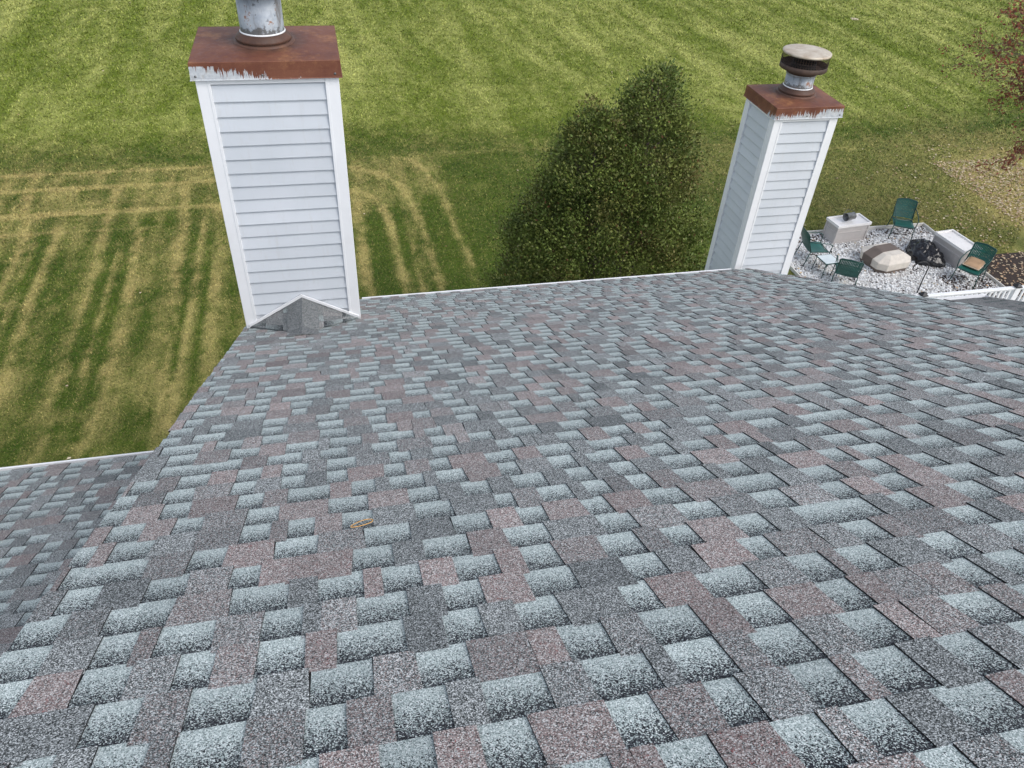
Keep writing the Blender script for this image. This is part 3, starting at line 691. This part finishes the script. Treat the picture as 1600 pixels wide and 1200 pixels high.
for c, s, nrm in zip(cl_c, cl_s, cl_n):
    m = 190; pts = rng.normal(size=(m, 3)) * s * np.array([1, 1, .8]) + nrm * (rng.random((m, 1)) * s * .7) + c
    tone = random.random(); bro = max(0, random.gauss(.02, .2))
    base = np.array([.070, .108, .019]) * (1 - tone) + np.array([.155, .195, .040]) * tone
    base = base * (1 - bro) + np.array([.19, .115, .05]) * bro
    cc = base * (.7 + .6 * rng.random((m, 1))); spk = rng.random(m) < .03; cc[spk] = np.array([.24, .24, .09]) * (.6 + .6 * rng.random((spk.sum(), 1)))
    rb = rng.random(m) < .008; cc[rb] = np.array([.15, .065, .03])
    PT.append(pts); CT.append(cc); NTL.append(np.repeat(np.array([[nrm[0] * .7, nrm[1] * .7, .9]]), m, 0))
PT, CT = np.concatenate(PT), np.concatenate(CT)
tpart(leaf_cloud('crown', PT, .046, CT, None, flat=1.0, bias=np.concatenate(NTL)), tinv, tree)
mb = MB().tube([(4.55, 11, 0), (4.56, 11, 1.2), (4.7, 11, 3), (4.88, 11, 5), (4.92, 11, 6.5)], [.14, .12, .08, .04, .01], 8).tube([(4.56, 11, .8), (4.3, 11, 2.5), (4.05, 10.97, 4.5), (4.02, 10.95, 6)], [.10, .07, .04, .01], 8)
for k in range(120):
    ld = random.choice(leaders); dz = random.uniform(.4, 5.2); z = ld[0][2] - dz; ax = ld[0][:2] + (TB[:2] - ld[0][:2]) * min(1, dz / 5.5); r = treer(ld, z) * .85; th = random.random() * 6.28
    mb.tube([(ax[0], ax[1], z - .25), (ax[0] + r * .5 * math.cos(th), ax[1] + r * .5 * math.sin(th), z - .1), (ax[0] + r * math.cos(th), ax[1] + r * math.sin(th), z + .1)], [.018, .011, .004], 5)
tpart(mb.build('trunk', M_BARK), tinv, tree)

RT = np.array([20.3, 15.2, 0])
rtree = tag(empty('maple_tree', RT), 'tree with thin dark branches and sparse rusty red autumn leaves', 'tree'); rinv = Matrix.Translation(-Vector(RT))
limb = MB(); tips = []
def grow(p, d, ln, r, lev):
    pts = [p]; q = Vector(p); dd = Vector(d).normalized(); n = 5
    for i in range(n):
        dd = (dd + Vector((random.gauss(0, .10), random.gauss(0, .10), random.gauss(.01, .08)))).normalized(); q = q + dd * ln / n; pts.append(tuple(q))
        if lev > 0 and i >= 1:
            for _ in range(random.choice((1, 2, 2))):
                sd_ = (dd + Vector((random.gauss(0, .55), random.gauss(0, .55), random.gauss(.0, .4)))).normalized(); grow(tuple(q), sd_, ln * random.uniform(.42, .62), r * (1 - i / n * .6) * .5, lev - 1)
        if lev <= 1: tips.append((tuple(q), lev))
    limb.tube(pts, [max(.0025, r * (1 - .8 * i / n)) for i in range(n + 1)], 5, cap=False)
limb.tube([(20.3, 15.2, 0), (20.35, 15.2, 1.6), (20.25, 15.2, 3.4), (20.3, 15.15, 5.4), (20.4, 15.1, 7.5)], [.19, .16, .14, .09, .04], 10)
trunk = tpart(limb.build('trunk', M_BARK, smooth=True), rinv, rtree); limb = MB()
aims = [(16.7, 15.5, 4.6), (16.5, 15.0, 5.3), (16.6, 15.3, 6.0), (16.9, 15.9, 4.3), (16.6, 15.2, 4.8), (16.7, 15.4, 5.2), (16.6, 14.8, 5.7), (16.8, 16.2, 5.6), (16.9, 15.4, 6.2), (17.6, 15.6, 4.2)]
for i, a in enumerate(aims):
    z0 = 3.4 + .45 * i; st = Vector((20.25, 15.2, max(3.0, a[2] - .9 + random.uniform(-.3, .3)))); v = Vector(a) - st; grow(tuple(st), v, v.length * .80, .04, 3)
for k in range(7):
    th = random.uniform(-1.4, 1.9); st = Vector((20.3, 15.2, 3.5 + .5 * k)); grow(tuple(st), (math.cos(th), math.sin(th), .45), random.uniform(2.5, 3.8), .045, 2)
tpart(limb.build('branches', M_BARK), rinv, rtree)
tp = np.array([t[0] for t in tips]); 
sel = rng.random(len(tp)) < .10 + .65 * (vnoise(tp[:, 0], tp[:, 2] * 1.0 + tp[:, 1], 1.9) > .62); tp = tp[sel]
tp = np.repeat(tp, 3, 0) + rng.normal(size=(len(tp) * 3, 3)) * .06
tone = rng.random((len(tp), 1)); lc_ = np.array([.16, .05, .035]) * (1 - tone) + np.array([.30, .10, .045]) * tone
tpart(leaf_cloud('foliage', tp, .075, lc_, None, flat=.7, droop=.5), rinv, rtree)

# ------------------------------------------------------------------ patio
gb = MB().box(PX0, PX1, PY0, PY1, -.05, .012).build('gravel_bed', M_GBED); tag(gb, 'bed of pale gravel fines under the white stones', 'gravel bed', kind='structure')
mu = MB().box(PX1 + .03, 19.6, 9.5, 15.6, -.05, .018).build('mulch_bed', M_SOIL); tag(mu, 'dark brown mulch bed beside the deck rail', 'mulch bed', kind='structure')
ico_v, ico_f = [], []
bm = bmesh.new(); bmesh.ops.create_icosphere(bm, subdivisions=1, radius=1); ico_v = np.array([v.co for v in bm.verts]); ico_f = np.array([[v.index for v in f.verts] for f in bm.faces]); bm.free()
def stones(name, n, xr, yr, z, s0, s1, colf, dens=None):
    x = xr[0] + (xr[1] - xr[0]) * rng.random(n); y = yr[0] + (yr[1] - yr[0]) * rng.random(n)
    if dens is not None: k = rng.random(n) < dens(x, y); x, y = x[k], y[k]; n = len(x)
    s = s0 + (s1 - s0) * rng.random(n) ** 1.6; sc = s[:, None] * (np.array([1, .8, .6]) * (.75 + .5 * rng.random((n, 3)))); a = rng.random(n) * 6.283
    V = ico_v[None] * sc[:, None, :] * (1 + .3 * (rng.random((n, len(ico_v), 1)) - .5))
    X = V[..., 0] * np.cos(a)[:, None] - V[..., 1] * np.sin(a)[:, None] + x[:, None]; Y = V[..., 0] * np.sin(a)[:, None] + V[..., 1] * np.cos(a)[:, None] + y[:, None]
    V = np.stack([X, Y, V[..., 2] + z + s[:, None] * .3 + .015 * rng.random(n)[:, None]], -1).reshape(-1, 3)
    Fc = (ico_f[None] + (np.arange(n) * len(ico_v))[:, None, None]).reshape(-1, 3)
    c = colf(n, x, y); return np_mesh(name, V, Fc, M_STONE, np.repeat(np.concatenate([c, np.ones((n, 1))], 1), len(ico_v), 0))
def gcol(n, x, y):
    t = rng.random((n, 1)); c = np.array([.66, .66, .65]) * (1 - t) + np.array([.90, .90, .89]) * t; q = rng.random(n)
    dirty = vnoise(x, y, 1.1) * .5 + vnoise(x, y, 2.9) * .5; pd = .04 + .30 * np.clip(dirty - .62, 0, 1) + .30 * (y > 16.95) + .45 * ((x > 15.6) & (y < 14.75)) * (vnoise(x, y, 2.0) > .3)
    dk = q < pd; c[dk] = np.array([.075, .055, .045]) * (.3 + 1.3 * rng.random((dk.sum(), 1))); g = (q > .88); c[g] = np.array([.33, .31, .30]) * (.7 + .6 * rng.random((g.sum(), 1))); return c
tag(stones('gravel', 13500, (PX0 + .04, PX1 - .04), (13.2, PY1 - .05), .012, .016, .036, gcol), 'white marble gravel strewn with dark bits of leaf', 'gravel', kind='stuff')

def board(name, x0, x1, y0, y1, z1, label, grp=None):
    return tag(MB().box(x0, x1, y0, y1, -.05, z1).build(name, M_TIMBER, bevel=.006), label, 'edging', grp)
board('edging_board', PX0, 14.2, PY1 + .005, PY1 + .045, .095, 'pale edging board behind the box that carries the grey pail')
board('edging_board', 14.21, PX1 + .04, PY1 + .005, PY1 + .045, .10, 'pale edging board between gravel and lawn behind the tall green chair')
board('edging_board', PX1 + .004, PX1 + .044, 15.7, PY1, .10, 'pale edging board between lawn and the box beside the black bag')
board('edging_board', PX1 + .004, PX1 + .044, 12.2, 15.69, .09, 'pale edging board between gravel and the dark mulch bed')
board('edging_board', PX0 - .045, PX0 - .005, 12.2, PY1, .095, 'pale edging board at the foot of the slim chimney')

def chair(loc, rz, label):
    """local: faces -y, back at +y"""
    t = tag(empty('patio_chair', (*loc, .03), rz), label, 'chair', None)
    W, Dp, sh = .27, .26, .41
    mb = MB(); nx_, ny_ = 12, 8; V = []
    for j in range(ny_ + 1):
        for i in range(nx_ + 1):
            u, v = i / nx_, j / ny_; x = (u - .5) * 2 * W; y = -Dp + v * 2 * Dp
            V.append((x, y, sh + .015 * math.cos(v * 3.1) - .022 * (1 - (2 * u - 1) ** 2) - (.035 * max(0, .18 - v) / .18)))
    n0 = len(V); fs = [(j * (nx_ + 1) + i, j * (nx_ + 1) + i + 1, (j + 1) * (nx_ + 1) + i + 1, (j + 1) * (nx_ + 1) + i) for j in range(ny_) for i in range(nx_)]
    mb.add(V, fs); seat = mb.build('seat', M_GREEN, t, smooth=True); so = seat.modifiers.new('thick', 'SOLIDIFY'); so.thickness = .012
    # backrest: vertical strips in a curved frame, slots showing near the top
    mb = MB(); ns = 15; hb_ = .50
    bk = lambda u, v: Vector(((u - .5) * 2 * W * (1.0 + .04 * v), Dp + .005 + .17 * v - .05 * (1 - (2 * u - 1) ** 2) * -1 * .6 + .02 * math.sin(v * 3.1), sh + .02 + hb_ * v - .03 * (2 * u - 1) ** 2 * v))
    for k in range(ns):
        u0, u1 = (k + .06) / ns, (k + .94) / ns
        for (va, vb) in ((.06, .16), (.16, .34), (.34, .52), (.52, .70), (.70, .88), (.88, .95)):
            P = [bk(u0, va), bk(u1, va), bk(u1, vb), bk(u0, vb)]; o2 = Vector((0, .006, 0)); mb.add(P + [p + o2 for p in P], [(0, 1, 2, 3), (7, 6, 5, 4), (0, 4, 5, 1), (1, 5, 6, 2), (2, 6, 7, 3), (3, 7, 4, 0)])
    for va, vb in ((.0, .08), (.30, .36), (.60, .66), (.93, 1.0)):
        for k in range(10):
            u0, u1 = k / 10, (k + 1) / 10; P = [bk(u0, va), bk(u1, va), bk(u1, vb), bk(u0, vb)]; o1, o2 = Vector((0, -.002, 0)), Vector((0, .008, 0)); mb.add([p + o1 for p in P] + [p + o2 for p in P], [(0, 1, 2, 3), (7, 6, 5, 4), (0, 4, 5, 1), (3, 2, 6, 7)])
    mb.build('backrest', M_GREEN, t)
    mb = MB().tube([bk(0, -.02), bk(0, .5), bk(0, .95), bk(.06, 1.01), bk(.5, 1.015), bk(.94, 1.01), bk(1, .95), bk(1, .5), bk(1, -.02)], .013, 8); mb.build('back_frame', M_GREENF, t, smooth=True)
    for s in (-1, 1):
        mb = MB().tube([(s * (W + .01), Dp + .10, sh + .30), (s * (W + .035), Dp - .05, sh + .285), (s * (W + .04), -Dp + .10, sh + .255), (s * (W + .035), -Dp - .02, sh + .20), (s * (W + .02), -Dp - .02, sh + .02)], .013, 8); mb.build('arm', M_GREENF, t, smooth=True)
        for y, yo in ((-Dp - .01, -.05), (Dp + .01, .10)):
            lg = MB().tube([(s * (W + .012), y, sh + .015), (s * (W + .02), y + yo * .45, sh * .5), (s * (W + .035), y + yo, .012)], .013, 8).build('leg', M_GREENF, t, smooth=True)
            MB().lathe([(.0005, .03), (.016, .028), (.020, .012), (.022, -.004), (.0005, -.005)], 10, (s * (W + .035), y + yo, .0)).build('foot', M_BLACKM, lg)
    mb = MB().tube([(-W, -Dp, sh - .02), (W, -Dp, sh - .02)], .011, 6).tube([(-W, Dp, sh - .01), (W, Dp, sh - .01)], .011, 6).tube([(-W, -Dp, sh - .02), (-W, Dp, sh - .01)], .011, 6).tube([(W, -Dp, sh - .02), (W, Dp, sh - .01)], .011, 6); mb.build('seat_frame', M_GREENF, t)
    return t
chair((12.52, 16.02), math.radians(84), 'green metal patio chair at the foot of the slim chimney')
chair((12.72, 14.80), math.radians(146), 'green slatted chair with its back to the roof next to the glass side table')
chair((15.88, 16.98), math.radians(-28), 'green chair standing between the two storage boxes against the lawn edge')
chair((16.22, 14.42), math.radians(-58), 'green chair with a tan cushion on its seat next to the mulch')

t = tag(empty('side_table', (12.52, 15.36, .03), math.radians(4)), 'small square side table with a pale glass top and dark legs', 'table')
mb = MB(); S_ = .225
pl = [(S_ * (1 if a in (0, 3) else -1), S_ * (1 if a < 2 else -1)) for a in range(4)]
MB().box(-S_ + .012, S_ - .012, -S_ + .012, S_ - .012, .412, .420).build('glass_top', M_GLASS, t, bevel=.004)
fr_ = MB()
for (x0, x1, y0, y1) in ((-S_, S_, -S_, -S_ + .02), (-S_, S_, S_ - .02, S_), (-S_, -S_ + .02, -S_ + .0202, S_ - .0202), (S_ - .02, S_, -S_ + .0202, S_ - .0202)): fr_.box(x0, x1, y0, y1, .390, .418)
fr_.build('frame', M_GREENF, t)
for sx in (-1, 1):
    for sy in (-1, 1): MB().tube([(sx * (S_ - .015), sy * (S_ - .015), .40), (sx * (S_ - .008), sy * (S_ - .008), .2), (sx * (S_ + .01), sy * (S_ + .01), -.005)], .011, 8).build('leg', M_GREENF, t, smooth=True)

def deck_box(loc, rz, L, W, H, label, stains=False):
    t = tag(empty('storage_box', (*loc, .02), rz), label, 'storage box'); a, b = L / 2, W / 2
    MB().box(-a + .02, a - .02, -b + .02, b - .02, .01, H - .04).build('body', M_BEIGE, t)
    for sx in (-1, 1):
        for sy in (-1, 1):
            mb = MB().box(min(sx * a, sx * (a - .055)), max(sx * a, sx * (a - .055)), min(sy * b, sy * (b - .055)), max(sy * b, sy * (b - .055)), -.005, H - .035); mb.build('corner_post', M_BEIGE, t, bevel=.008)
    for nm, z0, z1, e in (('lower_rail', .0, .055, .012), ('middle_rail', H * .56, H * .56 + .04, .018), ('upper_rail', H - .115, H - .07, .014)):
        mb = MB()
        mb.box(-a + .056, a - .056, -b + .02 - e, -b + .021, z0, z1).box(-a + .056, a - .056, b - .021, b - .02 + e, z0, z1).box(-a + .02 - e, -a + .021, -b + .056, b - .056, z0, z1).box(a - .021, a - .02 + e, -b + .056, b - .056, z0, z1); mb.build(nm, M_BEIGE, t, bevel=.003)
    lid = MB().box(-a - .012, a + .012, -b - .012, b + .012, H - .060, H - .030).build('lid', M_LID, t, bevel=.008)
    rim = MB()
    for x0, x1, y0, y1 in ((-a - .016, a + .016, -b - .016, -b + .028), (-a - .016, a + .016, b - .028, b + .016), (-a - .016, -a + .028, -b + .0281, b - .0281), (a - .028, a + .016, -b + .0281, b - .0281)): rim.box(x0, x1, y0, y1, H - .064, H + .014)
    rim.build('lid_rim', M_LID, lid, bevel=.005)
    return t
deck_box((14.12, 17.06), math.radians(5.5), 1.09, .54, .57, 'beige storage box with a grey pail lying on its lid')
deck_box((16.60, 15.56), math.radians(-84), 1.10, .60, .57, 'beige storage box with a stained lid behind the black bag')
# grey pail on its side
pail = tag(empty('pail', (14.08, 17.04, .605), math.radians(12)), 'grey metal pail lying on its side on a storage box lid', 'pail')
bd_ = MB(); prof = [(.098, -.15), (.110, .15), (.114, .152), (.112, .158), (.106, .156), (.094, -.13), (.0005, -.13)]
bd_.lathe(prof + [], 26); bd_.v = [(-z, y, x + .112) for x, y, z in bd_.v]
bdy = bd_.build('body', M_PEWTER, pail, smooth=True)
rb = MB().lathe([(.0005, -.151), (.097, -.151), (.1, -.148)], 26); rb.v = [(-z, y, x + .112) for x, y, z in rb.v]; rb.build('bottom', M_PEWTER, bdy)
MB().tube([(-.14, .11, .112), (-.12, .135, .16), (-.02, .14, .26), (.06, .06, .262), (.06, -.06, .262), (-.02, -.14, .26), (-.12, -.135, .16), (-.14, -.11, .112)], .005, 6).build('bail', M_PEWTER, pail, smooth=True)

# covered fire table
pit = tag(empty('fire_table', (14.45, 15.58, .025), math.radians(9)), 'low fire table under a tan cover with brown band and hem', 'fire table')
def octo(hx, hy, ch): return [(hx - ch, -hy), (hx, -hy + ch), (hx, hy - ch), (hx - ch, hy), (-hx + ch, hy), (-hx, hy - ch), (-hx, -hy + ch), (-hx + ch, -hy)]
def shell(rings, mat, nm, par, bev=.008, capit=True):
    mb = MB(); n = len(rings[0][0]); vs = [(x, y, z) for pts, z in rings for x, y in pts]
    fs = [(i * n + k, i * n + (k + 1) % n, (i + 1) * n + (k + 1) % n, (i + 1) * n + k) for i in range(len(rings) - 1) for k in range(n)]
    if capit: fs.append(tuple((len(rings) - 1) * n + k for k in range(n)))
    mb.add(vs, fs); return mb.build(nm, mat, par, bevel=bev, seg=1)
shell([(octo(.53, .48, .19), -.01), (octo(.555, .505, .19), .125), (octo(.55, .50, .19), .13)], M_BROWN, 'hem', pit)
cov = shell([(octo(.557, .507, .19), .10), (octo(.57, .52, .19), .29), (octo(.56, .51, .19), .302), (octo(.28, .32, .08), .445), (octo(.25, .29, .07), .451)], M_TAN, 'cover', pit)
bmb = MB(); prof = [(-.53, .0), (-.562, .13), (-.577, .29), (-.567, .307), (-.285, .451), (-.25, .458), (.25, .458), (.285, .451), (.567, .307), (.577, .29), (.562, .13), (.53, .0)]
vs = [(x, -.10, z) for x, z in prof] + [(x, .24, z) for x, z in prof]; n = len(prof); bmb.add(vs, [(i, n + i, n + i + 1, i + 1)[::-1] for i in range(n - 1)])
ob = bmb.build('band', M_BROWN, pit); so = ob.modifiers.new('thick', 'SOLIDIFY'); so.thickness = .006; so.offset = 0

# black plastic sheet
bag = bmesh.new(); bmesh.ops.create_uvsphere(bag, u_segments=96, v_segments=64, radius=1)
spine = [(16.12, 16.52), (15.98, 16.2), (15.82, 15.72), (15.84, 15.36), (16.02, 15.14)]
def spine_at(t):
    k = min(len(spine) - 2, int(t * (len(spine) - 1))); u = t * (len(spine) - 1) - k; a, b = spine[k], spine[k + 1]; return a[0] + (b[0] - a[0]) * u, a[1] + (b[1] - a[1]) * u
for v in bag.verts:
    c = v.co.copy(); t = (c.y + 1) / 2; sx_, sy_ = spine_at(1 - t); wv = .20 + .16 * math.sin((1 - t) * 3.0) ; hv = .10 + .16 * math.sin((1 - t) * 3.0)
    rr = math.sqrt(max(0, 1 - c.y * c.y)); rr = rr ** .6 / (rr + 1e-6) if rr > 1e-4 else 0
    q = Vector((sx_ + c.x * rr * wv, sy_, max(-.2, c.z) * rr * hv)); nz = mnoise.ridged_multi_fractal(q * 2.6, .9, 2.1, 4, 1.0, 2.0) * .06 + abs(mnoise.noise(q * 7)) * .10 + mnoise.noise(q * 17) * .03
    d = Vector((c.x, 0, c.z)); v.co = q + d * nz; v.co.z = max(.0, v.co.z + .03)
me = bpy.data.meshes.new('plastic_bag'); bag.to_mesh(me); bag.free(); me.materials.append(M_BAG)
bo = bpy.data.objects.new('plastic_bag', me); col.objects.link(bo); bo.location.z = .02
for p in me.polygons: p.use_smooth = True
tag(bo, 'crumpled shiny black plastic bag lying on the gravel by a storage box', 'bag')

hk = MB(); hx, hy = 14.46, 14.05
hk.tube([(hx, hy, 0), (hx - .01, hy, .5), (hx + .0, hy, .80), (hx - .02, hy + .01, .90), (hx - .10, hy + .02, .965), (hx - .20, hy + .03, .985), (hx - .32, hy + .05, .95), (hx - .40, hy + .06, .86), (hx - .40, hy + .06, .77), (hx - .35, hy + .05, .72), (hx - .29, hy + .05, .75), (hx - .28, hy + .04, .81)], .015, 8)
tag(hk.build('shepherd_hook', M_BLACKM, smooth=True), 'thin black garden hook with a curled top standing in the gravel', 'garden hook')

cu = tag(empty('cushion', (16.33, 14.52, .475), math.radians(-58)), 'tan cushion lying tilted on a green chair seat', 'cushion')
mb = MB(); n = 10; V = []
for j in range(n + 1):
    for i in range(n + 1):
        u, v = i / n * 2 - 1, j / n * 2 - 1; e = (1 - u ** 4) * (1 - v ** 4); V.append((u * .21, v * .23, .055 * e ** .5 + .09 * max(0, v) ** 1.5))
m_ = len(V); V += [(x, y, .09 * max(0, y / .23) ** 1.5 - .012) for x, y, z in V]
fs = [(j * (n + 1) + i, j * (n + 1) + i + 1, (j + 1) * (n + 1) + i + 1, (j + 1) * (n + 1) + i) for j in range(n) for i in range(n)]; fs += [tuple(m_ + q for q in f[::-1]) for f in fs[:]]
rimi = [i for i in range(n)] + [i * (n + 1) + n for i in range(n)] + [n * (n + 1) + n - i for i in range(n)] + [(n - i) * (n + 1) for i in range(n)]
fs += [(rimi[k], m_ + rimi[k], m_ + rimi[(k + 1) % len(rimi)], rimi[(k + 1) % len(rimi)]) for k in range(len(rimi))]
mb.add(V, fs).build('pad', M_CARD, cu, smooth=True)
MB().tube([(-.21, -.23, .01), (.21, -.23, .01), (.21, .0, .01), (.21, .23, .09), (-.21, .23, .09), (-.21, 0, .01), (-.21, -.23, .01)], .009, 6).build('piping', plain('pale piping', (.62, .52, .40), .7), cu)

# ------------------------------------------------------------------ deck with rail
dk = tag(empty('deck', (14.5, 11, 0)), 'low grey board deck between the porch and the gravel', 'deck'); dinv = Matrix.Translation((-14.5, -11, 0))
yy = 9.9
bm_me = None
for k in range(15):
    if bm_me is None: o = MB().box(11.9, 19.4, 0, .135, .47, .50).build('deck_board', M_DECK); bm_me = o.data
    else: o = bpy.data.objects.new('deck_board', bm_me); col.objects.link(o)
    o.parent = dk; o.matrix_parent_inverse = dinv; o.location = (0, yy, 0); yy += .142
o = MB().box(11.9, 19.4, 12.035, 12.07, .15, .50).build('rim_board', M_WHITE); o.parent = dk; o.matrix_parent_inverse = dinv
rl = tag(empty('deck_railing', (15, 11.98, .5)), 'white deck railing with flat top rail and black post caps', 'railing'); rliv = Matrix.Translation((-15, -11.98, -.5))
def rp_(mb, nm, mat, **k): o = mb.build(nm, mat, **k); o.parent = rl; o.matrix_parent_inverse = rliv; return o
rp_(MB().box(12.3, 19.4, 11.93, 12.03, 1.475, 1.505), 'top_rail', M_WHITE, bevel=.006)
rp_(MB().box(12.3, 19.4, 11.955, 11.995, 1.44, 1.474), 'sub_rail', M_WHITE); rp_(MB().box(12.3, 19.4, 11.955, 11.995, .56, .62), 'bottom_rail', M_WHITE)
bal = None; x = 12.42
while x < 19.3:
    if min(abs(x - q) for q in (12.52, 15.0, 17.4)) > .09:
        if bal is None: o = rp_(MB().box(-.022, .022, 11.958, 11.992, .60, 1.441), 'baluster', M_WHITE); bal = o.data
        else: o = bpy.data.objects.new('baluster', bal); col.objects.link(o); o.parent = rl; o.matrix_parent_inverse = rliv
        o.location = (x, 0, 0)
    x += .128
for q in (12.52, 15.0, 17.4):
    p_ = rp_(MB().box(q - .05, q + .05, 11.925, 12.025, .5, 1.52), 'post', M_WHITE)
    cp = MB().box(q - .075, q + .075, 11.90, 12.05, 1.521, 1.545).add([(q - .07, 11.905, 1.545), (q + .07, 11.905, 1.545), (q + .07, 12.045, 1.545), (q - .07, 12.045, 1.545), (q - .02, 11.955, 1.60), (q + .02, 11.955, 1.60), (q + .02, 11.995, 1.60), (q - .02, 11.995, 1.60)], [(4, 5, 6, 7), (0, 1, 5, 4), (1, 2, 6, 5), (2, 3, 7, 6), (3, 0, 4, 7)]).build('post_cap', M_BLACKM)
    cp.parent = p_; cp.matrix_parent_inverse = (Matrix.Translation((15, 11.98, .5)) @ rliv).inverted()

# ------------------------------------------------------------------ small things
n = 620; lx, ly = [], []
def scat(k, xr, yr): return np.stack([xr[0] + (xr[1] - xr[0]) * rng.random(k), yr[0] + (yr[1] - yr[0]) * rng.random(k)], 1)
LP = np.concatenate([scat(130, (-12, 40), (10, 44)), scat(260, (11, 30), (17.6, 32)), scat(260, (17.1, 22), (15.2, 21.5)), scat(700, (20.4, 26), (15, 23)), scat(2600, (20.2, 23.5), (16.3, 21.6)), scat(120, (17.3, 20.5), (15.7, 19.5)), scat(700, (17.1, 19.6), (12.2, 15.6)), scat(110, (11.8, 17), (13.4, 17.4)), scat(60, (12, 19), (11.9, 12.1))])
keepm = ~((LP[:, 0] > 11.9) & (LP[:, 0] < 19.4) & (LP[:, 1] < 12.07)) & (np.hypot(LP[:, 0] - 4.5, LP[:, 1] - 11) > 1.2); LP = LP[keepm]
bedz = np.where((LP[:, 0] > 11.7) & (LP[:, 0] < 17.05) & (LP[:, 1] < 17.45), .055, .03)
n = len(LP); P3 = np.concatenate([LP, bedz[:, None]], 1); a = rng.random(n) * 6.28; s = .045 + .05 * rng.random(n)
cu_ = .35 * (rng.random(n) - .3); loc = np.array([[-.5, 0], [-.1, -.38], [.5, 0], [-.1, .38]])
V = np.stack([np.stack([P3[:, 0] + s * (l[0] * np.cos(a) - l[1] * np.sin(a)), P3[:, 1] + s * (l[0] * np.sin(a) + l[1] * np.cos(a)), P3[:, 2] + s * (abs(l[1]) * (.3 + cu_) + .15 * (l[0] > 0))], 1) for l in loc], 1).reshape(-1, 3)
tn = rng.random((n, 1)); lcol = np.array([.52, .44, .30]) * (1 - tn) + np.array([.30, .17, .09]) * tn; lcol *= (.75 + .7 * rng.random((n, 1)))
tag(np_mesh('fallen_leaves', V, np.arange(4 * n).reshape(-1, 4), M_LEAF, np.repeat(np.concatenate([lcol, np.ones((n, 1))], 1), 4, 0)), 'pale dry leaves scattered over lawn and mulch', 'leaves', kind='stuff')

cv = MB().lathe([(.0005, .035), (.20, .032), (.235, .022), (.24, .0)], 20, (28.15, 39.14, -.005)); tag(cv.build('utility_cover', plain('sandy concrete', (.50, .42, .30), .9), smooth=True), 'small round sandy cover set in the far lawn', 'cover')

# rubber band on the shingles
c0 = np.array([-.026, 1.602]); Sb = (c0[1] + H1 * math.sin(A_)) / math.cos(A_)
pts = []
for k in range(40):
    th = 2 * math.pi * k / 40; u, v = .038 * math.cos(th), .0165 * math.sin(th) * (1 + .25 * math.cos(th)); ca_, sa_ = math.cos(math.radians(28)), math.sin(math.radians(28))
    pts.append(tuple(RP(H1, c0[0] + u * ca_ - v * sa_, Sb + u * sa_ + v * ca_, .0155)))
mb = MB().tube(pts + pts[:2], .0014, 6, cap=False)
tag(mb.build('rubber_band', M_RUBBER, smooth=True), 'small tan rubber band lying on the shingles', 'rubber band')
